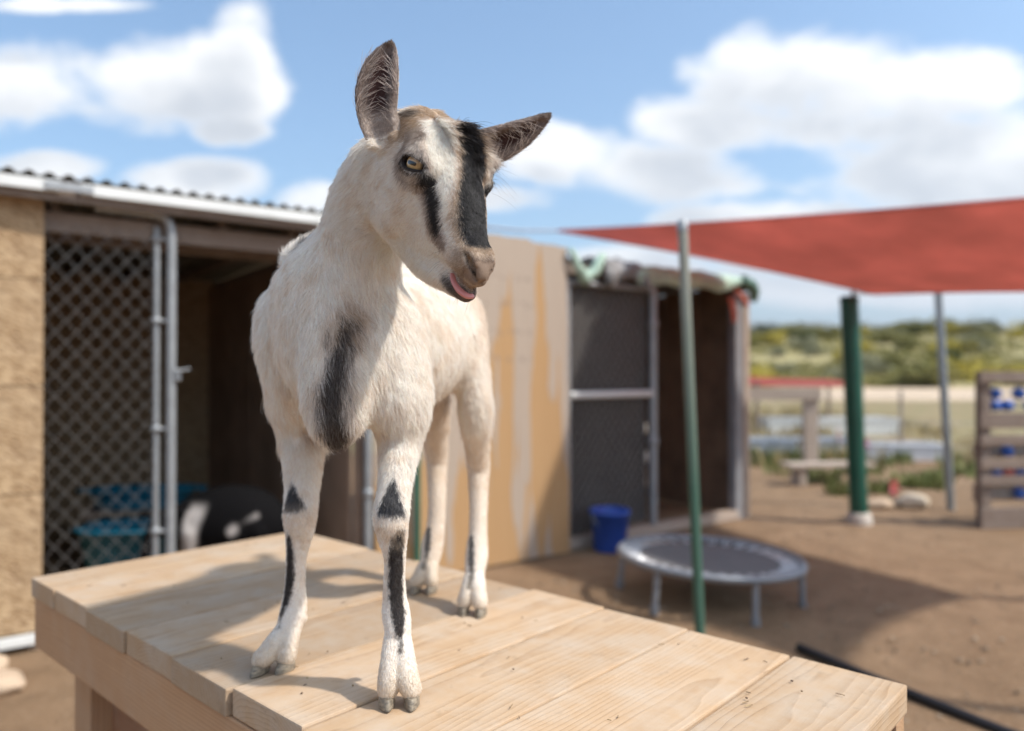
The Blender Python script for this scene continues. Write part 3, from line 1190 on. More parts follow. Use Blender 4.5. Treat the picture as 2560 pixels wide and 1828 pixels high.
FP = empty('sail_post', (2.83, 6.25, 0), 0, 'thick dark green post with rounded top under the shade sail corner', 'post')
M_FATGREEN = plain('glossy_green', (.010, .085, .058), 0.30, 0, 0.2, 4)
MB().tube([(0.02, 0, 0.02), (-0.055, 0, 1.845)], 0.072, 28).build('shaft', M_FATGREEN, FP)
MB().lathe([(0.074, -0.02), (0.078, -0.015), (0.078, 0.005), (0.06, 0.022), (0.001, 0.028)], 28, (-0.055, 0, 1.850)).build('cap', plain('dark_cap', (.012, .05, .036), .4), FP)
MB().lathe([(0.105, -0.03), (0.100, 0.05), (0.085, 0.095), (0.06, 0.10)], 24, (0.02, 0, 0)).build('footing', plain('concrete', (.46, .41, .36), .9, 0, .2, 9), FP)
MB().lathe([(0.012, -.03), (.020, 0), (.012, .03)], 10, (-0.02, 0.0, 1.90)).tube([(-0.055, 0, 1.86), (-0.02, 0, 1.90), (SC1.x - 2.83, SC1.y - 6.25, SC1.z)], .007, 7).build('shackle', M_GALV, FP)
TPOLE = empty('sail_pole', (3.935, 6.88, 0), 0, 'thin grey metal pole rising to the far edge of the sail', 'pole')
MB().tube([(0.03, 0, 0), (-0.075, 0, 2.02)], 0.034, 16).build('shaft', plain('dull_steel', (.30, .325, .34), .5, .4, .15), TPOLE)
MB().lathe([(0.034, 2.02), (0.038, 2.022), (0.038, 2.04), (0.02, 2.05), (.001, 2.052)], 16, (-0.075, 0, 0)).build('cap', M_GALV, TPOLE)
# off-frame posts that carry the two near corners
for nm, P, lb in (('sail_mast', SB, 'steel mast outside the view holding the low corner of the sail'), ('sail_mast', SD, 'steel mast outside the view holding the near corner of the sail')):
    d = Vector((P.x - 2.2, P.y - 4.2, 0)).normalized()
    o = MB().tube([d * 0.34, d * 0.20 + Vector((0, 0, P.z + 0.15))], .035, 14).tube([d * 0.21 + Vector((0, 0, P.z + .08)), Vector((0, 0, P.z))], .008, 6).build(nm, M_GALV, None, (P.x, P.y, 0))
    tag(o, lb, 'mast')


def two_tone():
    t = NT('worn_green_stake')
    g = t.n('NewGeometry')
    s = t.n('SeparateXYZ')
    t.put(s.inputs[0], g.outputs['Position'])
    n = t.noise(t.world(), 9, 5, .6)
    f = t.ramp(t.math('ADD', t.math('MULTIPLY', s.outputs[2], 0.5), t.math('MULTIPLY', n, 0.12)), [(.42, 0), (.95, 1)])
    c = t.mix(f, (.060, .135, .095), (.30, .30, .255))                         # paint chalked towards the top
    return t.set(col=c, rough=0.55, metal=0.15)


POLE = empty('leaning_pole', (0.842, 3.40, 0), 0, 'slim worn green pole leaning in front of the trampoline', 'pole')
MB().tube([(0, 0, -0.02), (-0.078, 0, 1.915)], 0.0225, 18).build('shaft', two_tone(), POLE)
MB().lathe([(0.0235, -0.035), (0.0245, -0.03), (0.0245, 0.008), (0.016, 0.018), (.001, 0.02)], 18, (-0.078, 0, 1.912)).build('cap', M_GALV, POLE)

# ---- trampoline
TR = empty('trampoline', (1.085, 4.22, 0), 0.2, 'small round grey trampoline with pale spring links on the dirt', 'trampoline')
RT = 0.49
TR.rotation_euler = (0, 0.045, 0.2)
TR.location.z = 0.012
M_TRIM = plain('grey_tube', (.25, .26, .28), .45, .3, .12)
ring = [(RT * math.cos(2 * math.pi * k / 48), RT * math.sin(2 * math.pi * k / 48), 0.215) for k in range(49)]
MB().tube(ring, 0.021, 10, False).build('rim', M_TRIM, TR)
t = NT('jump_mat')
M_MAT = t.set(col=t.mix(t.noise(t.world(), 7, 5), (.11, .105, .108), (.17, .16, .155)), rough=.7)
MB().lathe([(0.001, .200), (.20, .200), (.36, .207), (.385, .212), (.388, .206), (.36, .201), (.001, .194)], 48).build('jump_mat', M_MAT, TR)
M_LINK = plain('spring_link', (.62, .62, .63), .35, .5, .1)
link0 = None
for k in range(32):
    a = 2 * math.pi * (k + .5) / 32
    if link0 is None:
        link0 = MB().tube([(0, -.012, 0), (.045, -.016, .004), (.09, -.014, .006)], .0062, 6).tube([(0, .012, 0), (.045, .016, .004), (.09, .014, .006)], .0062, 6).tube([(0, -.012, 0), (0, .012, 0)], .007, 6).build('spring_link', M_LINK, TR)
        lk = link0
    else:
        lk = link0.copy()
        COL.objects.link(lk)
        lk.parent = TR
    lk.location = (0.380 * math.cos(a), 0.380 * math.sin(a), .208)
    lk.rotation_euler = (0, 0, a)
for k in range(6):
    a = 2 * math.pi * k / 6 + 0.55
    lg = MB().tube([(0, 0, .205), (0.012, 0, .02), (.013, 0, .002)], .017, 10).build('leg', M_TRIM, TR)
    MB().tube([(.013, 0, .026), (.013, 0, -.016)], .023, 10).build('rubber_foot', plain('grey_rubber', (.22, .22, .23), .8), lg)
    lg.location = ((RT - .012) * math.cos(a), (RT - .012) * math.sin(a), 0)
    lg.rotation_euler = (0, 0, a)

# ---- black drain hose on the dirt by the platform
hp = [at(1985, 1612, 3.43), at(2050, 1640, 3.30), at(2160, 1680, 3.10), at(2300, 1740, 2.88), at(2420, 1790, 2.72), at(2560, 1845, 2.55), at(2760, 1900, 2.40)]
P2 = []
for i in range(len(hp) - 1):
    for q in range(8):
        p = Vector(hp[i]).lerp(Vector(hp[i + 1]), q / 8)
        P2.append(Vector((p.x, p.y, 0.020)))
P2 = [sum((P2[max(0, min(len(P2) - 1, i + k))] for k in range(-5, 6)), Vector()) / 11 for i in range(len(P2))]
rr = [0.033 + 0.003 * (i % 2) for i in range(len(P2) * 4)]
P3 = []
for i in range(len(P2) - 1):
    for q in range(4):
        P3.append(P2[i].lerp(P2[i + 1], q / 4))
cable('drain_hose', P3, [0.020 if i % 2 else 0.0175 for i in range(len(P3))], plain('black_plastic', (.018, .017, .018), .5, 0, .3, 8), 'thick black hose lying on the dirt by the platform corner', 'hose', 10)

# ---- rack of boards with coloured beads at the right edge
RK = empty('bead_rack', (3.72, 6.10, 0), 0.10, 'weathered board rack with rows of blue beads at the right edge', 'rack')
for x_ in (0.03, 0.95):
    board('post', RK, x_, x_ + .075, -0.03, 0.05, 0, 1.25, M_OLDWOOD, .004)
for (z0, z1) in ((1.165, 1.255), (0.80, 0.925), (0.665, 0.745), (0.475, 0.555), (0.345, 0.425), (0.0, 0.17)):
    board('slat', RK, 0.0, 1.06, -0.062, -0.034, z0, z1, M_OLDWOOD, .004)
for (z0, z1) in ((0.555, 0.665), (0.205, 0.340)):
    board('slat', RK, 0.02, 1.04, 0.052, 0.07, z0, z1, M_GREYWOOD, .004)
bl_ = plain('blue_bead', (.025, .10, .40), .4)
rd_ = plain('red_bead', (.50, .07, .07), .45)
yl_ = plain('yellow_bead', (.62, .45, .09), .45)
for (z, seq) in ((1.075, 'b.b.yb'), (0.98, 'bb.b.y'), (0.610, '.b..b.'), (0.450, 'brb.rb'), (0.27, '..b..b')):
    rod = MB().tube([(0.10, 0.01, z), (0.96, 0.01, z)], .008, 7).build('rod', M_GALV, RK)
    for i, ch in enumerate(seq):
        if ch == '.':
            continue
        MB().lathe([(.010, -.040), (.040, -.034), (.048, 0), (.040, .034), (.010, .040)], 16).build('bead', {'b': bl_, 'r': rd_, 'y': yl_}[ch], rod).matrix_basis = Matrix.Translation((0.17 + 0.105 * i, 0.01, z)) @ Matrix.Rotation(math.pi / 2, 4, 'Y')

# ---- timber frame fence, bench, trough, slabs
FN = empty('timber_fence', (2.6, 10.1, 0), 0, 'pale timber rail fence with wire netting beyond the yard', 'fence')
board('post', FN, 1.27, 1.45, -.06, .06, 0, 1.03, M_GREYWOOD, .008)
board('post', FN, -0.30, -0.14, -.06, .06, 0, 1.03, M_GREYWOOD, .008)
board('rail', FN, -0.35, 1.48, -.10, -.062, .88, 1.045, M_GREYWOOD, .008)
chain_link('netting', FN, -0.14, 1.27, 0.0, 0.06, .88, M_WIRE, .1, .1, .002)
FN2 = empty('wire_fence', (4.15, 11.0, 0), 0.03, 'low wire netting fence running behind the green post', 'fence')
for k in range(4):
    pipe('post', FN2, [(0.2 + 1.3 * k, 0, 0), (0.2 + 1.3 * k, 0, 0.98)], .025, M_GREYWOOD)
for z in (0.15, .5, .93):
    pipe('wire', FN2, [(0.2, -.028, z), (4.1, -.028, z)], .006, M_WIRE)
chain_link('netting', FN2, 0.2, 4.1, -0.03, 0.05, .93, M_WIRE, .1, .1, .0018)
BN = empty('bench', (3.62, 8.45, 0), 0.12, 'low pale wooden bench behind the thick green post', 'bench')
board('seat', BN, -.62, .36, -.14, -.005, .205, .245, M_GREYWOOD, .005)
board('seat', BN, -.62, .36, .005, .14, .205, .245, M_GREYWOOD, .005)
for x_ in (-.50, .18):
    board('leg', BN, x_, x_ + .08, -.11, .11, 0, .203, M_GREYWOOD, .004)


def trough(name, loc, rz, L, W, H, mat, label, cat='trough'):
    root = empty(name, loc, rz, label, cat)
    t_ = .03
    mb = MB()
    for (cx, cy, sx, sy) in ((0, -W / 2 + t_ / 2, L, t_), (0, W / 2 - t_ / 2, L, t_), (-L / 2 + t_ / 2, 0, t_, W - 2 * t_), (L / 2 - t_ / 2, 0, t_, W - 2 * t_)):
        mb.box((cx, cy, H / 2), (sx, sy, H), None, .008)
    mb.box((0, 0, .015), (L - 2 * t_, W - 2 * t_, .03))
    mb.build('basin', mat, root)
    MB().box((0, -W / 2 - .004, H - .02), (L + .03, .022, .03), None, .008).box((0, W / 2 + .004, H - .02), (L + .03, .022, .03), None, .008).build('lip', mat, root)
    return root


M_WPL = plain('white_plastic', (.70, .70, .72), .5, 0, .1, 4)
trough('feed_trough', (5.55, 10.9, 0), -.15, 1.05, .5, .24, M_WPL, 'white plastic feed trough right of the thick green post', 'trough')
trough('feed_trough', (4.95, 11.9, 0), -.2, 1.0, .5, .22, plain('grey_plastic', (.45, .47, .52), .5), 'grey plastic feed trough just behind the white one', 'trough')
trough('water_trough', (3.55, 11.4, 0), .05, 1.25, .45, .26, plain('galvanised_trough', (.44, .48, .54), .45, .3), 'blue grey water trough behind the timber rail fence', 'trough')
trough('raised_bed', (6.3, 15.2, 0), .0, 2.6, .8, .34, M_WHITEMETAL, 'pale raised garden bed in the dry field', 'garden bed')


def rock(name, loc, s, mat, label, seed):
    bm = bmesh.new()
    bmesh.ops.create_icosphere(bm, subdivisions=3, radius=1.0)
    for v in bm.verts:
        d = 1 + .28 * mnoise.noise(v.co * 1.3 + Vector((seed, 0, 0))) + .10 * mnoise.noise(v.co * 3.7 + Vector((0, seed, 0)))
        v.co = Vector((v.co.x * s[0], v.co.y * s[1], v.co.z * s[2])) * d
    me = bpy.data.meshes.new(name)
    bm.to_mesh(me)
    bm.free()
    me.materials.append(mat)
    me.polygons.foreach_set('use_smooth', [True] * len(me.polygons))
    o = new_obj(name, me)
    o.location = (loc[0], loc[1], loc[2] + s[2] * .72)
    return tag(o, label, 'rock')


M_ROCK = plain('tan_rock', (.50, .37, .26), .9, 0, .25, 9, .5)
rock('rock', (-2.02, 2.98, 0), (.11, .08, .045), M_ROCK, 'tan rock under the strand board wall at the left edge', 2)
rock('rock', (-2.20, 3.14, 0), (.10, .08, .05), M_ROCK, 'darker flat rock partly cut by the left frame edge', 5)
rock('rock', (3.70, 7.05, 0), (.14, .10, .07), plain('pale_rock', (.60, .50, .38), .9, 0, .2, 9), 'pale rock at the foot of the thin grey pole', 8)
rock('rock', (3.38, 7.0, 0), (.13, .09, .05), M_ROCK, 'reddish tan rock left of the pale rock by the thin pole', 11)


# pinwheel flowers on sticks
def pinwheel(loc, h, c1, label, seed):
    root = empty('pinwheel', loc, .3 * seed, label, 'pinwheel')
    MB().tube([(0, 0, 0), (0, 0, h)], .008, 7).build('stick', M_GREENPAINT, root)
    mt = plain('pinwheel_film', c1, .4)
    for k in range(6):
        a = 2 * math.pi * k / 6
        d = Vector((math.cos(a), 0, math.sin(a)))
        e = Vector((-math.sin(a), 0, math.cos(a)))
        p0 = Vector((0, -.015, h))
        vs = [p0, p0 + d * .07 + e * .02, p0 + d * .085 + e * .055 + Vector((0, -.02, 0)), p0 + e * .05]
        vs += [v + Vector((0, .003, 0)) for v in vs]
        MB().add(vs, [(0, 1, 2, 3), (7, 6, 5, 4), (0, 4, 5, 1), (1, 5, 6, 2), (2, 6, 7, 3), (3, 7, 4, 0)]).build('blade', mt, root)
    MB().lathe([(.001, -.012), (.014, -.008), (.014, .008), (.001, .012)], 10, (0, -.02, h)).build('hub', yl_, root)


pinwheel((4.05, 8.8, 0), .42, (.42, .10, .22), 'magenta pinwheel on a green stick among the weeds', 1)
pinwheel((3.62, 7.25, 0), .16, (.40, .05, .07), 'low dark red pinwheel above the rocks by the pole', 2)
pinwheel((4.4, 10.3, 0), .40, (.55, .14, .12), 'orange red pinwheel in front of the white trough', 4)


# ---- weeds and grass tufts along the fence (mass of blades)
def weeds(name, spots, mat, label, h0=.12, n=70, seed=1):
    rg = random.Random(seed)
    mb = MB()
    for (x, y, r) in spots:
        for k in range(n):
            a = rg.uniform(0, 6.28)
            q = r * math.sqrt(rg.random())
            bx, by = x + q * math.cos(a), y + q * math.sin(a)
            h = h0 * rg.uniform(.5, 1.5)
            w = .008 + .012 * rg.random()
            lx, ly = rg.uniform(-.6, .6) * h, rg.uniform(-.6, .6) * h
            ca, sa = math.cos(a * 3), math.sin(a * 3)
            mb.add([(bx - w * ca, by - w * sa, 0), (bx + w * ca, by + w * sa, 0), (bx + lx * .5 + w * .7 * ca, by + ly * .5 + w * .7 * sa, h * .6), (bx + lx, by + ly, h), (bx + lx * .5 - w * .7 * ca, by + ly * .5 - w * .7 * sa, h * .6)], [(0, 1, 2, 4), (4, 2, 3)])
    o = mb.build(name, mat)
    return tag(o, label, 'weeds', kind='stuff')


M_WEED = plain('weed_green', (.17, .19, .055), .8, 0, .4, 3)
M_STRAW = plain('dry_weed', (.36, .28, .13), .85, 0, .3, 3)
rgw = random.Random(5)
weeds('weeds', [(rgw.uniform(3.3, 6.2), rgw.uniform(7.6, 11.2), rgw.uniform(.1, .35)) for _ in range(46)], M_WEED, 'green weeds growing along the wire fence', .13, 60, 3)
weeds('dry_weeds', [(rgw.uniform(2.0, 9), rgw.uniform(9.6, 24), rgw.uniform(.2, .6)) for _ in range(90)], M_STRAW, 'dry straw coloured weeds in the field', .22, 50, 4)

# ---- low red shade roof far behind
RF = empty('red_shelter', (5.3, 15.5, 0), -.10, 'low red cloth shelter far beyond the timber fence', 'shelter')
vs, fs = [], []
for lay in (0, 1):
    for i in range(25):
        u = i / 24
        for k in (0, 1):
            vs.append((-2.6 + 4.3 * u, -.5 + 2.2 * k, 1.12 - .14 * u + .19 * (1 - k) * 0 + .23 * k * (1 - .55 * u) - .06 * math.sin(math.pi * u) - .01 * lay))
for i in range(24):
    a = 2 * i
    fs.append((a, a + 2, a + 3, a + 1))
    fs.append((50 + a + 2, 50 + a, 50 + a + 1, 50 + a + 3))
MB().add(vs, fs, True).build('cloth', fabric('red_shelter_cloth', (.42, .09, .075), .3), RF)
for x_ in (-2.5, -.4, 1.6):
    for y_ in (-.45, 1.6):
        pipe('post', RF, [(x_, y_, 0), (x_, y_, 1.10 - .04 * (x_ + 2.5) * .4)], .04, M_OLDWOOD)


# ---- scrub on the hill
def bush_mesh(name, seed, n=900, flat=.75):
    rg = random.Random(seed)
    vs, fs = [], []
    lobes = [(rg.uniform(-.6, .6), rg.uniform(-.6, .6), rg.uniform(.25, .75) * flat, rg.uniform(.35, .6)) for _ in range(9)]
    for k in range(n):
        lx, ly, lz, lr = lobes[k % 9]
        d = Vector((rg.gauss(0, 1), rg.gauss(0, 1), rg.gauss(0, 1))).normalized() * lr * rg.uniform(.55, 1.05)
        c = Vector((lx, ly, lz)) + d
        if c.z < .02:
            c.z = .02 + rg.random() * .1
        u = Vector((rg.gauss(0, 1), rg.gauss(0, 1), rg.gauss(0, 1))).normalized()
        w = u.cross(Vector((rg.gauss(0, 1), rg.gauss(0, 1), rg.gauss(0, 1)))).normalized()
        s = rg.uniform(.05, .11)
        b = len(vs)
        vs += [c - u * s, c + w * s * .5, c + u * s, c - w * s * .5]
        fs.append((b, b + 1, b + 2, b + 3))
    me = bpy.data.meshes.new(name)
    me.from_pydata([tuple(v) for v in vs], [], fs)
    return me


def leaf_material(name, c0, c1):
    t = NT(name)
    r = t.rand()
    n = t.noise(t.world(), 1.2, 4)
    c = t.mix(t.ramp(n, [(.35, 0), (.65, 1)]), c0, c1)
    return t.set(col=c, rough=.7, spec=.2)


KINDS = [(leaf_material('olive_leaf', (.19, .185, .06), (.29, .26, .09)), 'olive'), (leaf_material('yellow_leaf', (.42, .35, .05), (.52, .42, .09)), 'yellow flowering'),
         (leaf_material('sage_leaf', (.22, .23, .14), (.32, .30, .19)), 'grey green'), (leaf_material('dark_leaf', (.06, .075, .026), (.11, .12, .04)), 'dark green')]
BM = []
M_TWIG = plain('twig', (.12, .085, .06), .9)
for k in range(4):
    for q in range(2):
        me = bush_mesh('crown', 10 * k + q)
        me.materials.append(KINDS[k][0])
        BM.append(me)
stem_me = MB()
for k in range(6):
    a = k * 1.05
    stem_me.tube([(0, 0, 0), (.12 * math.cos(a), .12 * math.sin(a), .22), (.3 * math.cos(a), .3 * math.sin(a), .5)], [.035, .024, .01], 6)
_st = stem_me.build('stem', M_TWIG)
STEM = _st.data
bpy.data.objects.remove(_st)
rb = random.Random(21)
for k in range(150):
    y = rb.uniform(60, 150) if k > 40 else rb.uniform(110, 150)
    px = rb.uniform(1820, 2700) if k < 110 else rb.uniform(2700, 3500)
    x = (px - 1280) / FPX * y
    kind = rb.choices((0, 1, 2, 3), (4, 4 if px > 2300 else 1.6, 3, 2))[0]
    if rb.random() < .25 and px < 2090 and 70 < y < 120:
        continue
    root = empty('hill_shrub', (x, y, hill_z(x, y) - .05), rb.uniform(0, 6.28), KINDS[kind][1] + ' shrub on the scrubby hillside', 'shrub', KINDS[kind][1] + ' shrubs on the hillside')
    s = rb.uniform(1.1, 2.5)
    root.scale = (s * 1.25, s * 1.25, s)
    new_obj('crown', BM[kind * 2 + k % 2], root)
    new_obj('stem', STEM, root)


# ground-hugging scrub that covers the slope between the shrubs
def scrub_cover():
    rg = random.Random(8)
    vs, fs = [], []
    for k in range(6000):
        y = rg.uniform(59, 150)
        x = (rg.uniform(1500, 4000) - 1280) / FPX * y
        if mnoise.noise(Vector((x * .06, y * .06, 7))) < -.12:
            continue
        z = hill_z(x, y)
        s = rg.uniform(.35, 1.0)
        for q in range(16):
            c = Vector((x + rg.gauss(0, .55) * s, y + rg.gauss(0, .55) * s, z + abs(rg.gauss(0, .35)) * s))
            u = Vector((rg.gauss(0, 1), rg.gauss(0, 1), rg.gauss(0, 1))).normalized()
            w = u.cross(Vector((rg.gauss(0, 1), rg.gauss(0, 1), rg.gauss(0, 1)))).normalized()
            r = rg.uniform(.10, .24)
            b = len(vs)
            vs += [c - u * r, c + w * r * .6, c + u * r, c - w * r * .6]
            fs.append((b, b + 1, b + 2, b + 3))
    o = MB().add(vs, fs, False).build('scrub_cover', leaf_material('scrub_leaf', (.16, .155, .05), (.30, .26, .08)))
    tag(o, 'low olive scrub covering the hillside between the shrubs', 'scrub', kind='stuff')


scrub_cover()


# pebbles, droppings and chips of straw trodden into the yard
def yard_litter():
    rg = random.Random(12)
    vs, fs = [], []
    for k in range(2600):
        y = rg.uniform(2.2, 9.5)
        x = rg.uniform(-.55, .75) * y
        s = .004 + .012 * rg.random() ** 3
        b = len(vs)
        for (dx, dy, dz) in ((-1, 0, .2), (0, -1, .1), (1, 0, .2), (0, 1, .1), (0, 0, 1), (0, 0, -.4)):
            vs.append((x + dx * s * rg.uniform(.7, 1.4), y + dy * s * rg.uniform(.7, 1.4), .006 + dz * s * rg.uniform(.6, 1.0)))
        fs += [(b, b + 1, b + 4), (b + 1, b + 2, b + 4), (b + 2, b + 3, b + 4), (b + 3, b, b + 4), (b + 1, b, b + 5), (b + 2, b + 1, b + 5), (b + 3, b + 2, b + 5), (b, b + 3, b + 5)]
    t = NT('litter_stone')
    m = t.set(col=t.ramp(t.noise(t.world(), 25, 2), [(.3, (.06, .04, .028)), (.5, (.24, .17, .11)), (.7, (.44, .35, .25))]), rough=.9)
    tag(MB().add(vs, fs).build('pebbles', m), 'small stones and droppings scattered over the dirt', 'pebbles', kind='stuff')


yard_litter()
# ------------------------------------------------------------------ the standing kid: shape
DECK_Z = 0.81
HEAD_O = np.array([-0.103, 0.95, 1.574])
_yaw, _pit, _rol = math.radians(38), math.radians(48), math.radians(-1.5)
_h = np.array([math.sin(_yaw), -math.cos(_yaw), 0])
_z = np.array([0, 0, 1.0])
H_u = math.cos(_pit) * _h - math.sin(_pit) * _z
_n = math.sin(_pit) * _h + math.cos(_pit) * _z
_v = np.array([_h[1], -_h[0], 0])
H_v = math.cos(_rol) * _v + math.sin(_rol) * _n          # towards the animal's right
H_w = math.cos(_rol) * _n - math.sin(_rol) * _v          # out of the forehead
H_M = np.stack([H_u, H_v, H_w])


def hd(a, b, c):
    return HEAD_O + a * H_u + b * H_v + c * H_w


def goat_field(h=0.0025):
    G = Field((-0.50, 0.74, DECK_Z - 0.01), (0.13, 1.74, 1.75), h)
    # ---- trunk: chest, withers, ribs, flank, pelvis
    up0 = (-0.30, 0.10, 0.95)
    tr = [((-0.236, 1.040, 1.290), up0, 0.050, 0.075, 0.080),
          ((-0.250, 1.080, 1.300), up0, 0.074, 0.125, 0.110),
          ((-0.262, 1.135, 1.302), up0, 0.088, 0.150, 0.130),
          ((-0.252, 1.205, 1.302), (-0.24, 0.08, 1), 0.098, 0.150, 0.132),
          ((-0.212, 1.290, 1.302), (-0.14, 0.05, 1), 0.108, 0.140, 0.126),
          ((-0.170, 1.385, 1.305), (-0.06, 0, 1), 0.098, 0.130, 0.112),
          ((-0.142, 1.475, 1.315), (0, 0, 1), 0.080, 0.120, 0.095),
          ((-0.128, 1.545, 1.320), (0, 0, 1), 0.064, 0.092, 0.080),
          ((-0.118, 1.595, 1.320), (0, 0, 1), 0.042, 0.058, 0.058)]
    tr = [(p, u, a_ - .005, b_ - .004, c_ - .005) for (p, u, a_, b_, c_) in tr]
    G.chain(tr, 0.02)
    # breast muscle and brisket
    G.ellipsoid(at(840, 960, 1.01), (0.046, 0.034, 0.080), None, 0.03)
    G.ellipsoid(at(846, 1040, 1.03), (0.030, 0.036, 0.028), None, 0.02)
    # ---- neck
    nk = [(at(868, 860, 1.085), (0, -1, 0.1), 0.078, 0.060, 0.075),
          (at(868, 760, 1.085), (0, -1, 0.2), 0.074, 0.064, 0.080),
          (at(885, 670, 1.065), (0, -1, 0.25), 0.062, 0.058, 0.072),
          (at(905, 585, 1.045), (0.2, -1, 0.3), 0.054, 0.053, 0.058),
          (at(925, 500, 1.030), (0.35, -1, 0.3), 0.049, 0.052, 0.050),
          (at(960, 430, 1.015), (0.5, -1, 0.3), 0.046, 0.052, 0.048)]
    G.chain(nk, 0.05)
    # ---- shoulders
    G.ellipsoid(at(722, 865, 1.170), (0.034, 0.060, 0.085), np.stack([_nrm((0.9, -0.4, 0.15)), _nrm((0.4, 0.9, 0)), _nrm(np.cross((0.9, -0.4, 0.15), (0.4, 0.9, 0)))]), 0.045)
    G.ellipsoid(at(735, 970, 1.165), (0.034, 0.045, 0.060), None, 0.03)
    G.ellipsoid(at(990, 905, 1.075), (0.034, 0.055, 0.085), np.stack([_nrm((0.9, -0.4, 0)), _nrm((0.4, 0.9, 0)), (0, 0, 1)]), 0.045)
    G.ellipsoid(at(1000, 1000, 1.075), (0.034, 0.045, 0.055), None, 0.04)

    def leg(js, k=0.02):
        G.chain([(p, (0, -1, 0), rw - .0022, rf - .0022, rb - .0022) for (p, rw, rf, rb) in js], k)

    # front legs: upper arm, forearm, knee, cannon, fetlock
    leg([(at(738, 1000, 1.180), .040, .044, .044), (at(752, 1080, 1.185), .036, .040, .040), (at(757, 1150, 1.170), .0315, .033, .034),
         (at(754, 1225, 1.155), .0265, .027, .029), (at(751, 1285, 1.145), .0265, .028, .024), (at(748, 1335, 1.148), .0215, .022, .021),
         (at(741, 1395, 1.152), .0162, .018, .018), (at(738, 1450, 1.155), .0160, .018, .019), (at(736, 1500, 1.158), .0190, .021, .022), (at(732, 1535, 1.156), .0215, .023, .023),
         (at(722, 1570, 1.146), .0190, .019, .019)])
    leg([(at(1000, 1000, 1.085), .038, .044, .044), (at(1003, 1065, 1.090), .034, .038, .040), (at(996, 1140, 1.070), .0275, .031, .032),
         (at(986, 1225, 1.045), .0240, .026, .027), (at(978, 1288, 1.033), .0255, .028, .023), (at(981, 1335, 1.035), .0220, .022, .021),
         (at(987, 1395, 1.040), .0160, .018, .018), (at(986, 1455, 1.043), .0158, .018, .019), (at(987, 1500, 1.046), .0180, .021, .022), (at(990, 1535, 1.045), .0205, .023, .023),
         (at(995, 1572, 1.036), .0190, .019, .019)])
    # hind legs: thigh, stifle, gaskin, hock, cannon
    leg([(at(1158, 800, 1.49), .040, .080, .075), (at(1172, 880, 1.45), .036, .072, .075), (at(1182, 960, 1.43), .034, .052, .060),
         (at(1190, 1040, 1.43), .031, .036, .042), (at(1193, 1110, 1.465), .0250, .028, .032), (at(1196, 1165, 1.490), .0235, .026, .030), (at(1196, 1205, 1.485), .0215, .024, .025),
         (at(1196, 1270, 1.465), .0190, .020, .021), (at(1195, 1330, 1.450), .0190, .020, .021), (at(1192, 1385, 1.437), .0230, .024, .025), (at(1188, 1420, 1.425), .021, .021, .021)], 0.03)
    leg([(at(1062, 830, 1.56), .055, .085, .075), (at(1068, 900, 1.53), .050, .075, .075), (at(1074, 970, 1.52), .042, .055, .060),
         (at(1082, 1035, 1.555), .033, .036, .042), (at(1088, 1095, 1.590), .0270, .028, .034), (at(1092, 1145, 1.615), .0245, .026, .031), (at(1092, 1185, 1.612), .0225, .024, .026),
         (at(1093, 1245, 1.595), .0200, .021, .022), (at(1090, 1310, 1.582), .0200, .021, .022), (at(1082, 1360, 1.572), .0240, .025, .026), (at(1076, 1395, 1.558), .022, .022, .022)], 0.03)

    # feet: two toes each, hair down to the horn
    def foot(fet, toeA, toeB, r=.0142):
        for toe in (toeA, toeB):
            fet_ = np.asarray(fet)
            t = np.asarray(toe)
            m = fet_ * 0.45 + t * 0.55 + np.array([0, -0.004, 0.004])
            m2 = fet_ * 0.18 + t * 0.82 + np.array([0, -0.003, 0.006])
            G.chain([(fet_ * 0.8 + t * 0.2, (0, -1, 0), r, r, r), (m, (0, -1, 0), r * 1.02, r * 1.1, r * 1.1), (m2, (0, -1, 0), r * 1.05, r * 1.25, r * 1.3),
                     (t + np.array([0, 0.004, 0.012]), (0, -1, 0), r * 0.95, r * 1.25, r * 1.45)], 0.003)

    z0 = DECK_Z + 0.008
    FEET[:] = [  # fetlock, two toe centres on the deck
        (at(730, 1550, 1.152), np.array([-0.3665, 1.116, z0]), np.array([-0.3345, 1.127, z0])),
        (at(993, 1550, 1.042), np.array([-0.1640, 1.008, z0]), np.array([-0.1345, 1.010, z0])),
        (at(1189, 1410, 1.430), np.array([-0.0865, 1.391, z0]), np.array([-0.0580, 1.380, z0])),
        (at(1078, 1385, 1.562), np.array([-0.1915, 1.524, z0]), np.array([-0.1625, 1.527, z0]))]
    for ft in FEET:
        foot(*ft)
    # dew claws
    for (p, r) in ((at(757, 1545, 1.178), .006), (at(712, 1545, 1.176), .006), (at(1012, 1548, 1.068), .006)):
        G.ellipsoid(p, (r, r, r * 1.3), None, 0.006)
    # tail
    G.chain([((-0.108, 1.60, 1.375), (0, 0, 1), .020, .018), ((-0.105, 1.635, 1.40), (0, 0, 1), .018, .014), ((-0.10, 1.665, 1.425), (0, 0, 1), .010, .008)], 0.02)

    # ---- head
    st = []
    for (a, cc, top, bot, rs) in [(-.035, -.055, -.030, -.090, .032), (-.012, -.052, -.012, -.115, .040), (.02, -.050, .000, -.145, .0455), (.055, -.050, .008, -.160, .0480),
                                  (.085, -.052, .009, -.162, .0470), (.115, -.056, .000, -.150, .0425), (.145, -.058, -.014, -.125, .0355), (.172, -.059, -.027, -.098, .0265),
                                  (.193, -.060, -.035, -.087, .0222), (.209, -.062, -.0415, -.0875, .0200), (.221, -.065, -.049, -.0875, .0165), (.229, -.069, -.058, -.084, .0110)]:
        st.append((hd(a, 0, cc), H_w, rs, top - cc, cc - bot))
    G.chain(st, 0.022)
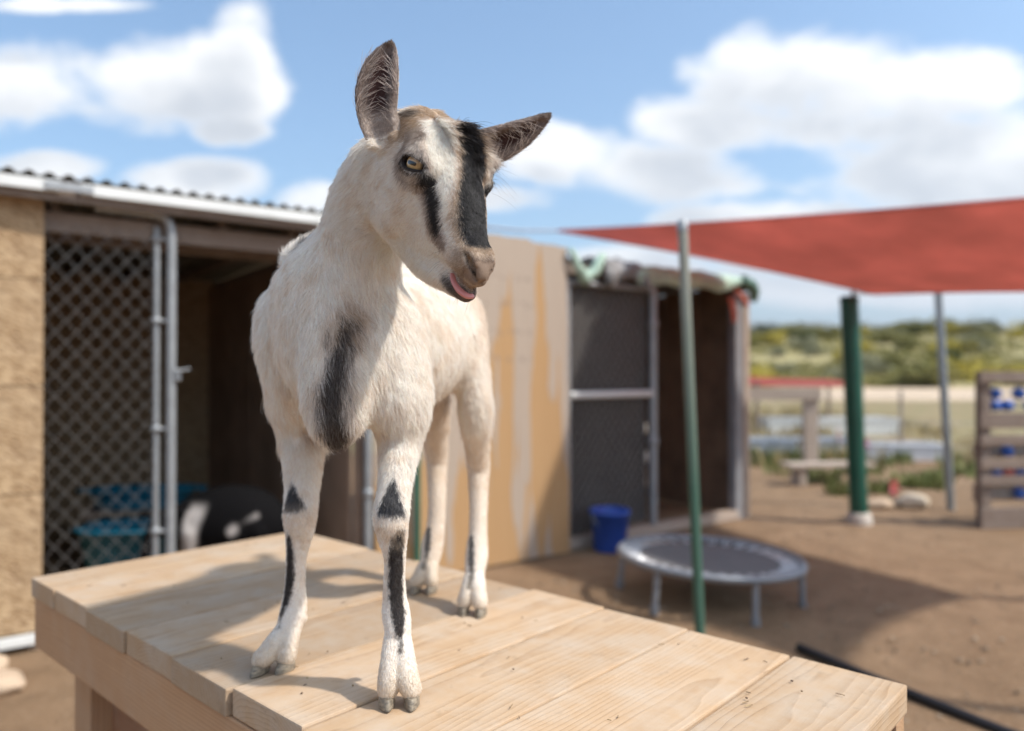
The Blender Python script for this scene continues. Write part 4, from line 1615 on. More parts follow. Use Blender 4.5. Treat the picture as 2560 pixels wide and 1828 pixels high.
    # flat forehead and brow ridges, eye bulge
    for s in (1, -1):
        G.ellipsoid(hd(.078, s * .034, -.011), (.034, .016, .013), H_M, 0.012)
        G.ellipsoid(hd(.088, s * .042, -.024), (.029, .014, .022), H_M, 0.012)
        G.ellipsoid(hd(.060, s * .038, -.085), (.045, .016, .045), H_M, 0.03)     # masseter
        G.ellipsoid(hd(.182, s * .0165, -.065), (.034, .0105, .016), H_M, 0.010)     # upper lip
        G.ellipsoid(hd(.211, s * .0120, -.055), (.018, .0098, .013), H_M, 0.006)     # nostril wing
    G.ellipsoid(hd(.012, 0, -.014), (.028, .030, .018), H_M, 0.012)
    G.ellipsoid(hd(.050, 0, -.010), (.050, .036, .020), H_M, 0.016)                   # poll knob
    # lower jaw and chin
    jw = []
    for (a, cc, top, bot, rs) in [(.085, -.12, -.09, -.160, .030), (.125, -.118, -.088, -.152, .0265), (.160, -.112, -.084, -.138, .0225), (.188, -.104, -.082, -.122, .0195),
                                  (.208, -.100, -.084, -.115, .0180), (.222, -.097, -.086, -.109, .0125)]:
        jw.append((hd(a, 0, cc), H_w, rs, top - cc, cc - bot))
    G.chain(jw, 0.008)
    # mouth line
    for s in (1, -1):
        G.ball_line([hd(.156, s * .034, -.087), hd(.174, s * .029, -.0850), hd(.196, s * .0245, -.0860), hd(.215, s * .0195, -.0885), hd(.230, s * .006, -.0895)],
                    [.0012, .0018, .0022, .0022, .0024], 0.002, 's')
    # nostrils
    for s in (1, -1):
        G.ball_line([hd(.212, s * .0205, -.0475), hd(.221, s * .0172, -.0515), hd(.2285, s * .0130, -.0580), hd(.2325, s * .0085, -.0645)],
                    [.0016, .0034, .0032, .0018], 0.0025, 's')
        G.ball_line([hd(.218, s * .0145, -.0510), hd(.225, s * .0115, -.0570)], [.0038, .0036], 0.002, 's')
        G.ball_line([hd(.234, s * .0070, -.066), hd(.236, s * .0030, -.070)], [.0016, .0016], 0.003, 's')
    G.ball_line([hd(.2385, 0, -.067), hd(.2340, 0, -.084)], [.0022, .0022], 0.004, 's')    # philtrum
    # eyes: lids over the ball, then the opening
    for s in (1, -1):
        c, ax, lng = eye_frame(s)
        G.ellipsoid(c, (.0188, .0188, .0188), None, 0.008)
        ver = np.cross(ax, lng)
        G.ellipsoid(c + ax * .0165, (.017, .0182, .0057), np.stack([ax, lng, ver]), 0.0025, 's')
        G.ellipsoid(c, (.0158, .0158, .0158), None, 0.001, 's')
        G.ball_line([c + ax * .0150 + lng * .0145 - ver * 0.0, c + ax * .0115 + lng * .0200], [.0030, .0012], 0.002, 's')   # tear duct
    # ---- ears
    ear(G, hd(.012, .054, -.040), np.array([[0.0, 0, 0], [-.008, .004, .030], [-.010, .010, .064], [-.006, .018, .096], [.001, .026, .120], [.005, .029, .131]]) * 1.0,
        (-.16, -1, .05), [.0200, .0245, .0270, .0225, .0125, .0035])
    b = hd(.012, -.050, -.036)
    tip = at(1374, 287, 1.03)
    d = tip - b
    ear(G, b, np.array([d * t + np.array([0, 0, -.014]) * math.sin(math.pi * t) for t in (0, .22, .45, .7, .9, 1.0)]),
        (.30, -.80, -.45), [.0190, .0225, .0235, .0185, .0095, .0030])
    return G


def eye_frame(s):
    c = hd(.0885, s * .0405, -.0215)
    ax = _nrm(s * H_v * 0.93 + H_u * 0.27 + H_w * 0.24)
    lng = H_u * math.cos(math.radians(24)) + H_w * math.sin(math.radians(24))
    lng = _nrm(lng - ax * (lng @ ax))
    return c, ax, lng


FEET = []
EARS = []


def ear(G, base, path, face, wid):
    """leaf-shaped ear: a tapering shell, hollowed towards face"""
    face = _nrm(face)
    P = base + path
    EARS.append((P, face, wid))
    out, inn = [], []
    n = len(P)
    for i in range(n):
        w = wid[i]
        out.append((P[i], face, w, w * 0.42 + 0.002, w * 0.55 + 0.001))
    G.chain(out, 0.012, 'u', 5)
    for i in range(n):
        if i == n - 1:
            break
        w = wid[i]
        inn.append((P[i] + face * (w * 0.52 + 0.0015), face, max(w - 0.0032, 0.002), w * 0.75 + .002, w * 0.72))
    G.chain(inn, 0.004, 's', 5)
# ------------------------------------------------------------------ timber platform under the goat
PB = Vector((-1.03, 1.636))            # back left corner
PT = Vector((0.743, -0.669))           # along the ends, towards the viewer
PP = Vector((0.669, 0.743))            # along the planks
PLEN, PITCH_W, PTH = 0.645, 0.1778, 0.040
PF = empty('timber_platform', (PB.x, PB.y, 0), math.atan2(PP.y, PP.x), 'sturdy pale timber platform that the goat stands on', 'platform')
# local: x along the planks, y = -(towards the viewer)
rp = random.Random(4)
offs = [0.0, 0.001, -0.002, 0.002, -0.001, 0.006, 0.003, -0.002, 0.002]
WID = [.81, 1, 1, 1, 1, 1, 1, 1, .94]
yc = 0.0
for k in range(9):
    wk = PITCH_W * WID[k]
    o = MB().box((0, 0, 0), (PLEN + .006, wk - .0045, PTH), None, .003).build('plank', M_PLANK, PF)
    o.location = (PLEN / 2 + offs[k], -(yc + wk / 2), DECK_Z - PTH / 2 - rp.uniform(0, .0025))
    o.rotation_euler = (rp.uniform(-.006, .006), rp.uniform(-.002, .002), rp.uniform(-.003, .003))
    yc += wk
YF = -yc
for x_ in (0.022, PLEN - .022):
    board('apron', PF, x_ - .019, x_ + .019, YF + .004, -.004, DECK_Z - PTH - .003 - .105, DECK_Z - PTH - .003, M_BEAM, .003)
for y_ in (-.10, YF / 2, YF + .10):
    board('cross_beam', PF, .043, PLEN - .043, y_ - .019, y_ + .019, DECK_Z - PTH - .003 - .089, DECK_Z - PTH - .003, M_BEAM, .003)
for x_ in (0.088, PLEN - .088):
    for y_ in (-.165, YF / 2 + .07, YF + .165):
        board('leg', PF, x_ - .0445, x_ + .0445, y_ - .0445, y_ + .0445, 0, DECK_Z - PTH - .005, M_BEAM, .004)
M_REDBOARD = wood('reddish_board', (.30, .155, .085), (.19, .09, .05), 120, 0.2)
for x_ in (.085, PLEN - .10):
    for k in range(4):
        board('side_board', PF, x_, x_ + .019, YF + .05, -.05, .02 + .155 * k, .02 + .155 * k + .152, M_REDBOARD, .002)


# hay chips and dirt crumbs lying on the deck
def deck_litter():
    rg = random.Random(3)
    mb = MB()
    for k in range(80):
        x, y = rg.uniform(.03, PLEN - .03), -rg.uniform(.03, -YF - .03)
        a = rg.uniform(0, 3.14)
        if k % 3:
            L_, w_, h_ = rg.uniform(.003, .012), rg.uniform(.0006, .0012), .0008
        else:
            L_, w_, h_ = rg.uniform(.001, .003), rg.uniform(.001, .003), .0018
        mb.box((x, y, DECK_Z + h_ / 2 + .0003), (L_, w_, h_), Matrix.Rotation(a, 3, 'Z'))
    t = NT('litter_chip')
    m = t.set(col=t.ramp(t.noise(t.world(), 40, 2), [(.35, (.07, .045, .03)), (.55, (.30, .20, .10)), (.7, (.45, .34, .18))]), rough=.9)
    o = mb.build('litter', m)
    o.location, o.rotation_euler = PF.location, PF.rotation_euler
    tag(o, 'bits of hay and dirt crumbs lying on the timber platform', 'litter', kind='stuff')


deck_litter()
# ------------------------------------------------------------------ coat: markings and hair
def vnoise(P, freq, seed=0):
    """smooth lattice noise in -1..1"""
    rng = np.random.RandomState(seed)
    tab = rng.rand(4096) * 2 - 1
    q = P * freq
    i = np.floor(q).astype(np.int64)
    f = q - i
    f = f * f * (3 - 2 * f)
    r = 0
    for dx in (0, 1):
        for dy in (0, 1):
            for dz in (0, 1):
                hsh = ((i[:, 0] + dx) * 73856093 ^ (i[:, 1] + dy) * 19349663 ^ (i[:, 2] + dz) * 83492791) & 4095
                w = (f[:, 0] if dx else 1 - f[:, 0]) * (f[:, 1] if dy else 1 - f[:, 1]) * (f[:, 2] if dz else 1 - f[:, 2])
                r = r + tab[hsh] * w
    return r


def sstep(a, b, x):
    t = np.clip((x - a) / (b - a), 0, 1)
    return t * t * (3 - 2 * t)


def stroke(P, pts, soft=0.004):
    """1 inside a painted stroke given by (x, y, z, radius) points"""
    best = np.full(len(P), 9.0)
    pts = np.array(pts)
    for a, b in zip(pts[:-1], pts[1:]):
        d = b[:3] - a[:3]
        t = np.clip(((P - a[:3]) @ d) / max(d @ d, 1e-9), 0, 1)
        r = a[3] + (b[3] - a[3]) * t
        best = np.minimum(best, np.linalg.norm(P - a[:3] - t[:, None] * d, axis=1) - r)
    return 1 - sstep(-soft, soft, best)


WHITE = np.array([0.965, 0.89, 0.815])
CREAM = np.array([0.78, 0.64, 0.50])
TAN = np.array([0.50, 0.345, 0.215])
BROWN = np.array([0.235, 0.165, 0.125])
BLACK = np.array([0.026, 0.023, 0.024])
SLATE = np.array([0.060, 0.058, 0.064])
GREYB = np.array([0.33, 0.255, 0.21])


def head_local(P):
    return (P - HEAD_O) @ H_M.T


def ear_info(P):
    """which ear (0, 1 or -1), place along it, place across it, depth towards the opening"""
    res = np.full(len(P), -1)
    T = np.zeros(len(P))
    S = np.zeros(len(P))
    D = np.zeros(len(P))
    Wd = np.ones(len(P))
    for k, (E, face, wid) in enumerate(EARS):
        best = np.full(len(P), 9.0)
        for i in range(len(E) - 1):
            d = E[i + 1] - E[i]
            t = np.clip(((P - E[i]) @ d) / (d @ d), 0, 1)
            r = P - E[i] - t[:, None] * d
            dist = np.linalg.norm(r, axis=1)
            m = dist < best
            best[m] = dist[m]
            tt = (i + t) / (len(E) - 1)
            w = wid[i] + (wid[i + 1] - wid[i]) * t
            ax = _nrm(d)
            sd = np.cross(ax, face)
            ok = m & (dist < w * 1.25 + .003) & (tt > 0.02)
            res[ok] = k
            T[ok], S[ok], D[ok], Wd[ok] = tt[ok], (r @ sd)[ok], (r @ face)[ok], w[ok]
    return res, T, S / Wd, D / Wd


def wedge(P, apex, base, hw, soft=.002):
    """triangular patch: point at apex, flat lower edge at base"""
    apex, base = np.array(apex), np.array(base)
    d = base - apex
    t = ((P - apex) @ d) / (d @ d)
    r = np.linalg.norm((P - apex - t[:, None] * d) * np.array([1, .45, 1]), axis=1)
    w = hw * np.clip(t, 0, 1) ** 1.15
    L_ = np.linalg.norm(d)
    return (t > -.02) * sstep(w + soft, w - soft, r) * sstep(L_ + soft * 1.5, L_ - soft * 1.5, t * L_ + .25 * r)


def paint(P, N, rnd=None):
    """albedo of the coat at points P with normals N"""
    n1 = vnoise(P, 45, 1)
    n2 = vnoise(P, 160, 2)
    n3 = vnoise(P, 420, 3)
    Pj = P + 0.0022 * np.stack([n3, vnoise(P, 420, 4), vnoise(P, 420, 5)], 1)
    L = head_local(Pj)
    a, b, c = L[:, 0], L[:, 1], L[:, 2]
    M = np.stack([a, np.abs(b), c], 1)
    col = np.tile(WHITE, (len(P), 1))

    def over(mask, colr, k=1.0):
        nonlocal col
        m = np.clip(mask * k, 0, 1)
        if rnd is not None:
            m = np.clip(m + (rnd - .5) * 3.2 * m * (1 - m), 0, 1)
        m = m[:, None]
        col = col * (1 - m) + np.asarray(colr) * m

    # body: cream here and there, strengthened to paint in warm bounce light
    over(sstep(-0.1, 0.8, n1 * 0.7 + n2 * 0.5), CREAM, 0.45)
    over(sstep(1.38, 1.46, P[:, 1]) * (P[:, 2] < 1.47), CREAM, 0.6)
    over(sstep(1.41, 1.455, P[:, 2]) * (P[:, 1] > 1.05), GREYB, 0.45)                    # along the back
    spine = sstep(0.03, 0.008, np.abs((P[:, 0] + 0.305) + (P[:, 1] - 1.12) * -0.42)) * sstep(1.435, 1.452, P[:, 2]) * (P[:, 1] > 1.06)
    over(spine, BLACK, 0.9)
    over(stroke(Pj, [(-.300, 1.060, 1.440, .012), (-.285, 1.035, 1.455, .010)], .012), BLACK, 0.9)
    over(stroke(Pj, [(-.209, .995, 1.326, .020), (-.216, .987, 1.305, .022)], .020), TAN, 0.75)
    Pw = P + np.stack([.010 * vnoise(P * np.array([1, 1, .22]), 130, 41) + .004 * n3, 0 * n1, 0 * n1], 1)
    over(stroke(Pw, [(-.2111, .9924, 1.31, .008), (-.2226, .979, 1.2757, .014), (-.2322, .9766, 1.2201, .019), (-.2306, .9876, 1.168, .021)], .012), BROWN * 1.6, .5)
    over(stroke(Pw, [(-.2111, .9924, 1.318, .006), (-.2175, .9839, 1.3007, .010), (-.2226, .979, 1.2757, .012), (-.2282, .9766, 1.2489, .0145), (-.2322, .9766, 1.2201, .0165), (-.2329, .9799, 1.1952, .018), (-.2306, .9876, 1.168, .018), (-.2300, 1.02, 1.150, .020)], .011 + .004 * 0), np.array([.060, .043, .035]), 0.90)
    over(stroke(Pj, [(-.3098, 1.1499, 1.163, .008), (-.3048, 1.1537, 1.1508, .008)], .010), TAN, 0.6)
    # legs
    over(wedge(Pj, (-.3290, 1.1336, 1.094), (-.3222, 1.1180, 1.044), .0205), SLATE, 0.97)
    over(wedge(Pj, (-.1598, 1.0284, 1.116), (-.1612, 1.0065, 1.058), .0210), SLATE, 0.97)
    over(stroke(Pj, [(-.1499, 1.0165, 1.030, .0115), (-.1546, 1.0218, 1.001, .0115), (-.1553, 1.0265, .9601, .012), (-.1524, 1.0248, .9262, .0106), (-.15, 1.0178, .9022, .0066), (-.1472, 1.0101, .8788, .0024)], .0025), [.034, .026, .025], 0.97)
    over(stroke(Pj, [(-.3334, 1.1303, 1.0057, .0050), (-.3324, 1.134, .9795, .0075), (-.334, 1.1379, .9433, .0090), (-.3392, 1.1405, .9162, .0088), (-.3463, 1.14, .8899, .0050), (-.3473, 1.1289, .8701, .0024)], .0025), [.034, .026, .025], 0.97)
    over(stroke(Pj, [(-.0778, 1.4305, .9383, .0056), (-.0768, 1.4134, .9056, .0066), (-.076, 1.3982, .8732, .0060), (-.0789, 1.3867, .8584, .0045)], .0025), SLATE, 0.9)
    over(stroke(Pj, [(-.1731, 1.5626, .9257, .0075), (-.1726, 1.5442, .8896, .0064), (-.1775, 1.5244, .8588, .0055)], .0025), SLATE, 0.9)
    over(sstep(0.90, 0.82, P[:, 2]), np.array([.66, .54, .40]), 0.65)
    over(sstep(0.03, 0.0, np.abs(P[:, 2] - 1.035)) * (n2 > -0.5), CREAM, 0.45)
    # ---- head
    hm = (a > -.06) & (c > -.19) & (np.abs(b) < .11)
    bl = np.interp(a, [.02, .033, .08, .1086, .13, .1474, .1647, .1844, .2031, .2179, .226], [-.012, -.006, .0015, .0048, .0111, .0172, .0195, .0182, .0172, .0150, .002])
    br = -np.interp(a, [.02, .05, .09, .13, .165, .20, .222], [.020, .032, .036, .028, .023, .019, .012])
    wl = np.interp(a, [.02, .039, .0708, .0954, .1135, .1225, .1428, .1596, .1707, .19], [.022, .025, .0355, .043, .0415, .036, .0325, .0325, .031, .029])
    dors = sstep(-.045, -.012, c + .0 * a + np.interp(a, [.0, .1, .15, .2, .23], [.0, .004, .018, .032, .038]))
    over(hm * sstep(.115, .02, a) * sstep(-.06, -.02, c), CREAM, 0.55)
    over(hm * stroke(M, [(.0624, .0499, -.0094, .0142), (.0546, .0409, -.001, .0142), (.040, .034, .004, .012)], .010), GREYB, 0.95)
    over(hm * stroke(M, [(.060, .056, -.028, .008), (.0766, .056, -.034, .010), (.095, .050, -.036, .010), (.112, .044, -.028, .008)], .008), GREYB, 0.75)
    over(hm * stroke(M, [(.085, .052, -.006, .008), (.105, .046, -.006, .006)], .007), GREYB, 0.55)
    over(hm * sstep(-.03, .01, a) * sstep(.055, .025, a) * sstep(-.05, -.015, c), TAN, 0.85)
    over(hm * stroke(L, [(-.0201, .019, -.0163, .007), (.0098, .0223, .0022, .007)], .006), BROWN * .4, 0.9)
    white = hm * sstep(wl + .003, wl - .003, b) * sstep(bl - .002, bl + .002, b) * sstep(.025, .04, a) * sstep(.205, .175, a)
    over(white, WHITE * 1.02, 0.95)
    # tan fringe, then the black blaze
    fr = hm * dors * sstep(bl + .010 + .004 * n2, bl + .001, b) * sstep(br - .007, br, b) * sstep(.03, .045, a) * sstep(.225, .21, a)
    over(fr, TAN, 0.75)
    bz = hm * dors * sstep(bl + .0015, bl - .0035, b) * sstep(br - .001, br + .003, b) * sstep(.024, .042, a) * sstep(.214, .207, a + .2 * np.abs(b))
    over(bz, BLACK * 0.6 + SLATE * 0.75 * sstep(-.6, .9, n3)[:, None] * 0.9, 0.98)
    es = [(.110, .0450, -.0180, .0060), (.116, .0440, -.0225, .0085), (.1228, .0385, -.0262, .0080), (.1375, .0348, -.0352, .0084), (.1518, .034, -.0480, .0080), (.1620, .0331, -.0570, .0066)]
    over(hm * stroke(M, [(.150, .034, -.05, .008), (.1660, .0331, -.0600, .009), (.180, .0311, -.064, .008)], .006), BROWN * 1.3, 0.8)
    over(hm * stroke(M + np.array([.004, .0, -.009]) * -1 * 0 + np.array([0, 0, .007]), es, .008), BROWN * 1.5, 0.75)
    over(hm * stroke(M, es, .0040), BLACK, 0.97)
    # muzzle
    mz = hm * sstep(.180, .215, a + .35 * (np.abs(b) < .015) * 0.02) * sstep(-.092, -.084, c)
    over(mz * (1 - bz), np.array([.44, .315, .215]), 0.75)
    over(hm * sstep(.205, .222, a) * sstep(-.060, -.068, c) * sstep(-.094, -.088, c), np.array([.40, .30, .225]), 0.7)
    over(hm * stroke(M, [(.200, .019, -.100, .006), (.216, .016, -.0985, .009), (.228, .004, -.098, .010)], .007), np.array([.085, .064, .058]), 0.92)
    over(hm * sstep(.216, .226, a) * sstep(-.090, -.093, c), np.array([.20, .145, .125]), 0.85)
    over(hm * stroke(L, [(.198, .027, -.066, .0012), (.1985, .027, -.067, .0012)], .0008), BROWN * .5, 0.9)
    over(hm * stroke(M, [(.160, .034, -.087, .0012), (.174, .030, -.0850, .0018), (.196, .0255, -.0860, .0020), (.215, .0205, -.0885, .0022), (.230, .006, -.0895, .0022)], .0014), np.array([.05, .03, .028]), 0.95)  # dark mouth line: shade of the shallow groove put into the colour
    nosep = hm * sstep(.2195, .224, a) * sstep(-.076, -.072, c)
    over(nosep, np.array([.28, .195, .145]), 0.85)
    over(hm * stroke(M, [(.212, .0195, -.0475, .0012), (.221, .0162, -.0515, .0034), (.2285, .012, -.0580, .0032), (.2325, .008, -.0645, .0016)], .0014), np.array([.012, .009, .009]), 0.97)  # nostril slits painted near black, standing in for the shade inside them
    for s in (1, -1):                                                                  # dark lid rims
        ec, ax, lng = eye_frame(s)
        ver = np.cross(ax, lng)
        r = P - ec
        q = np.sqrt(((r @ lng) / .0192) ** 2 + ((r @ ver) / .0098) ** 2)
        over(((r @ ax) > 0) * sstep(1.22, 1.02, q), [.020, .014, .013], 0.97)
    # ---- ears
    k, T, S, D = ear_info(P)
    e = (k >= 0).astype(float)
    over(e, CREAM * .9, 0.75)
    inner = e * sstep(-.25, -.05, (N * np.array([EARS[max(i, 0)][1] for i in (0, 1)])[np.maximum(k, 0)]).sum(1) - 0.05)
    over(inner, np.array([.20, .145, .125]), 0.9)
    over(inner * sstep(.68, .30, np.abs(S)) * sstep(.12, .30, T) * sstep(.92, .6, T), np.array([.055, .024, .022]), 0.95)
    over(inner * sstep(.30, .10, T), np.array([.62, .52, .45]), 0.7)
    over(e * sstep(.82, .95, T), BROWN * .55, 0.85)
    over(e * (k == 1) * (1 - sstep(-.25, -.05, (N * EARS[1][1]).sum(1))) * sstep(.55, .8, T), BLACK, .8)
    return np.clip(col, 0.004, 0.965)


def flow(P, N):
    """the way the hair lies, and its length"""
    L = head_local(P)
    a, b, c = L[:, 0], L[:, 1], L[:, 2]
    hw = sstep(-.045, .015, a + .35 * np.maximum(-c - .08, 0) + .012 * vnoise(P, 60, 31)) * sstep(-.205, -.150, c + .012 * vnoise(P, 60, 32)) * sstep(.10, .075, np.abs(b)) * sstep(1.27, 1.33, P[:, 2])
    head = hw > .5
    d = np.tile(np.array([0.10, 0.35, -0.9]), (len(P), 1))
    ln = np.full(len(P), 0.0150)
    legs = P[:, 2] < 1.14
    d[legs] = (0, 0.05, -1)
    ln = np.where(legs, np.interp(P[:, 2], [.82, .9, 1.05, 1.14], [.0032, .0042, .0060, .011]), ln)
    top = (P[:, 2] > 1.40) & (P[:, 1] > 1.06) & ~head
    d[top] = (0.05, 0.7, 0.15)
    ln[top] = 0.019
    bel = (P[:, 2] < 1.22) & (P[:, 2] > 1.14) & (P[:, 1] > 1.15)
    ln[bel] = 0.02
    # head
    side = np.abs(N @ H_v)
    wa = sstep(.02, .10, a)[:, None]
    hdv = H_u * 0.75 * wa + (H_u * .1 + H_v * np.sign(b)[:, None] * .5 - H_w * .3) * (1 - wa)
    chk = -H_w * 0.9 - H_u * 0.15
    w = sstep(.55, .85, side)[:, None]
    hv = hdv * (1 - w) + chk * w
    hv = hv / np.maximum(np.linalg.norm(hv, axis=1), .05)[:, None]
    d = d * (1 - hw)[:, None] + hv * hw[:, None]
    hl = np.interp(a, [-.02, .03, .10, .16, .20, .225, .24], [.010, .009, .0062, .0048, .0034, .0020, .0012])
    hl = hl + np.where((c < -.11) & (a < .2), .004, 0)
    ln = ln * (1 - hw) + hl * hw
    tuft = head & (a > .028) & (a < .125 + .012 * vnoise(P, 130, 51)) & (N @ H_w > .45) & (b < .012)
    d[tuft] = (H_u * 0.8 + H_w * 0.25)
    ln[tuft] = np.interp(a[tuft], [.028, .05, .075, .10, .135], [.016, .022, .016, .009, .0055])
    k, T, S, D = ear_info(P)
    for i in (0, 1):
        m = k == i
        E = EARS[i][0]
        d[m] = _nrm(E[-1] - E[0])
        ln[m] = 0.0042
    return d, ln, head, k, T, S


def make_fur(V, Q, seed=3, scale=1.0):
    """hair strands over the body: positions (n, 4, 3), colours, root radii"""
    rng = np.random.RandomState(seed)
    T3 = np.concatenate([Q[:, [0, 1, 2]], Q[:, [0, 2, 3]]])
    A, B, C3 = V[T3[:, 0]], V[T3[:, 1]], V[T3[:, 2]]
    cr = np.cross(B - A, C3 - A)
    ar = np.linalg.norm(cr, axis=1) / 2
    cen = (A + B + C3) / 3
    L = head_local(cen)
    hz = (L[:, 0] > -.06) & (L[:, 2] > -.2) & (np.abs(L[:, 1]) < .1) & (cen[:, 2] > 1.3) & (L[:, 0] < .26)
    dens = 3.4e5 + 1.40e6 * hz * sstep(-.06, .03, L[:, 0]) * sstep(-.20, -.14, L[:, 2])
    dens = np.where((cen[:, 2] < 1.14), 5.0e5, dens)
    dens = np.where((cen[:, 1] > 1.25), 2.2e5, dens)
    ek, eT, eS, eD = ear_info(cen)
    innr = (ek >= 0) & ((cr * np.array([EARS[0][1], EARS[1][1]])[np.maximum(ek, 0)]).sum(1) > 0)
    dens = np.where(innr, 7.0e5, dens)
    nrm = cr / np.maximum(np.linalg.norm(cr, axis=1), 1e-12)[:, None]
    dens = np.where((L[:, 0] > .2245) & hz & (L[:, 2] > -.078), 1.0e5, dens)
    # bare: eye openings, hooves, inside of the mouth
    for s in (1, -1):
        ec, ax, lng = eye_frame(s)
        ver = np.cross(ax, lng)
        r = cen - ec
        q = np.sqrt(((r @ lng) / .0190) ** 2 + ((r @ ver) / .0096) ** 2)
        dens = np.where(((r @ ax) > 0) & (q < 1.03), 0, dens)
        dens = np.where(np.linalg.norm(r, axis=1) < .0170, 0, dens)
    LM = np.stack([L[:, 0], np.abs(L[:, 1]), L[:, 2]], 1)
    dens = np.where(stroke(LM, [(.174, .030, -.0850, .0012), (.196, .0255, -.0860, .0016), (.215, .0205, -.0885, .0018), (.230, .006, -.0895, .0018)], .001) > .5, 0, dens)
    dens = np.where(stroke(LM, [(.213, .0190, -.048, .0012), (.221, .0162, -.0515, .0030), (.2285, .012, -.0580, .0028)], .001) > .5, 0, dens)
    dens = np.where(innr & (np.abs(eS) < .40) & (eT > .15) & (eT < .85), dens * .18, dens)
    dens = np.where(cen[:, 2] < DECK_Z + .011, 0, dens)
    num = rng.poisson(ar * dens * scale)
    f = np.repeat(np.arange(len(T3)), num)
    n = len(f)
    u, v = rng.rand(n), rng.rand(n)
    s = u + v > 1
    u[s], v[s] = 1 - u[s], 1 - v[s]
    P = A[f] + (B - A)[f] * u[:, None] + (C3 - A)[f] * v[:, None]
    VN = vnormals(V, Q)
    N = VN[T3[f, 0]] * (1 - u - v)[:, None] + VN[T3[f, 1]] * u[:, None] + VN[T3[f, 2]] * v[:, None]
    N /= np.maximum(np.linalg.norm(N, axis=1), 1e-9)[:, None]
    col = paint(P + rng.normal(0, .0012, P.shape), N, rng.rand(n))
    d, ln, head, k, T, S = flow(P, N)
    clump = np.stack([vnoise(P, 70, 11), vnoise(P, 70, 12), vnoise(P, 70, 13)], 1) + 0.8 * np.stack([vnoise(P, 190, 14), vnoise(P, 190, 15), vnoise(P, 190, 16)], 1)
    jit = rng.normal(0, 1, P.shape)
    d = d / np.linalg.norm(d, axis=1)[:, None]
    d = d + 0.30 * clump + 0.16 * jit
    t = d - N * (d * N).sum(1)[:, None]
    t /= np.maximum(np.linalg.norm(t, axis=1), 1e-6)[:, None]
    ln = ln * np.exp(rng.normal(0, .22, n)) * (1 + 0.25 * vnoise(P, 60, 17))
    lift = 0.34 + 0.12 * vnoise(P, 120, 18) + 0.05 * rng.normal(0, 1, n)
    Lc = head_local(P)
    tf = head & (Lc[:, 0] > .028) & (Lc[:, 0] < .11) & (N @ H_w > .45) & (Lc[:, 1] < .012)
    lift = np.where(tf, np.interp(Lc[:, 0], [.05, .08, .11], [1.1, .8, .36]) + 0.45 * vnoise(P, 90, 19), lift)
    back = (P[:, 2] > 1.41) & (P[:, 1] > 1.06) & ~head
    lift = np.where(back, 0.65, lift)
    # long pale hair inside the ears
    inn = (k >= 0) & ((N * np.array([EARS[0][1], EARS[1][1]])[np.maximum(k, 0)]).sum(1) > 0.1)
    lng_in = inn & (rng.rand(n) < 0.06) & (T > .05) & (T < .70) & (np.abs(S) > .35)
    col[lng_in] = np.array([.60, .50, .44])
    ln[lng_in] = .016 * np.exp(rng.normal(0, .3, lng_in.sum()))
    lift = np.where(lng_in, .55, lift)
    ear_up = np.array([_nrm(EARS[0][0][-1] - EARS[0][0][0]), _nrm(EARS[1][0][-1] - EARS[1][0][0])])[np.maximum(k, 0)]
    side = np.cross(ear_up, np.array([EARS[0][1], EARS[1][1]])[np.maximum(k, 0)])
    tin = ear_up * .55 - side * np.sign(S)[:, None] * .8 + .2 * jit
    tin -= N * (tin * N).sum(1)[:, None] * .8
    tin /= np.maximum(np.linalg.norm(tin, axis=1), 1e-6)[:, None]
    t = np.where(lng_in[:, None], tin, t)
    col *= np.exp(rng.normal(0, .10, n))[:, None]
    pts = np.zeros((n, 4, 3))
    for j, q in enumerate((0.0, 0.34, 0.68, 1.0)):
        nl = lift * (q - 0.42 * q * q)
        pts[:, j] = P + (t * (q * 0.97) [..., None] if False else t * (q * 0.97)) * ln[:, None] + N * (nl * ln)[:, None]
    pts[:, 0] -= N * 0.0006
    rad = np.where(head, .00017, .00024) * np.where(ln < .004, .8, 1.0)
    # whiskers and lashes
    W, Wc = [], []
    for i in range(46):
        far = i < 16
        if far:
            p = hd(rng.uniform(.075, .125), -.050 + rng.normal(0, .002), rng.uniform(-.03, .0))
            dirn = _nrm(-H_v * .9 + H_u * rng.uniform(-.2, .5) + H_w * rng.uniform(-.5, .3))
            l = rng.uniform(.018, .045)
        elif i < 36:
            p = hd(rng.uniform(.185, .235), rng.uniform(-.012, .016), -.108 + rng.normal(0, .003))
            dirn = _nrm(-H_w * .7 + H_u * rng.uniform(-.1, .5) + H_v * rng.uniform(-.3, .3))
            l = rng.uniform(.008, .020)
        else:
            p = hd(rng.uniform(.17, .215), .024, rng.uniform(-.092, -.07))
            dirn = _nrm(H_v * .7 - H_w * rng.uniform(.2, .8) + H_u * rng.uniform(-.2, .4))
            l = rng.uniform(.010, .026)
        W.append([p + dirn * l * q + np.array([0, 0, -1]) * .25 * l * q * q for q in (0, .34, .68, 1)])
        Wc.append((.5, .44, .40) if i % 3 else (.12, .10, .09))
    pts = np.concatenate([pts, np.array(W)])
    col = np.concatenate([np.clip(col, .004, .965), np.array(Wc)])
    rad = np.concatenate([rad, np.full(len(W), .00010)])
    return pts, col, rad


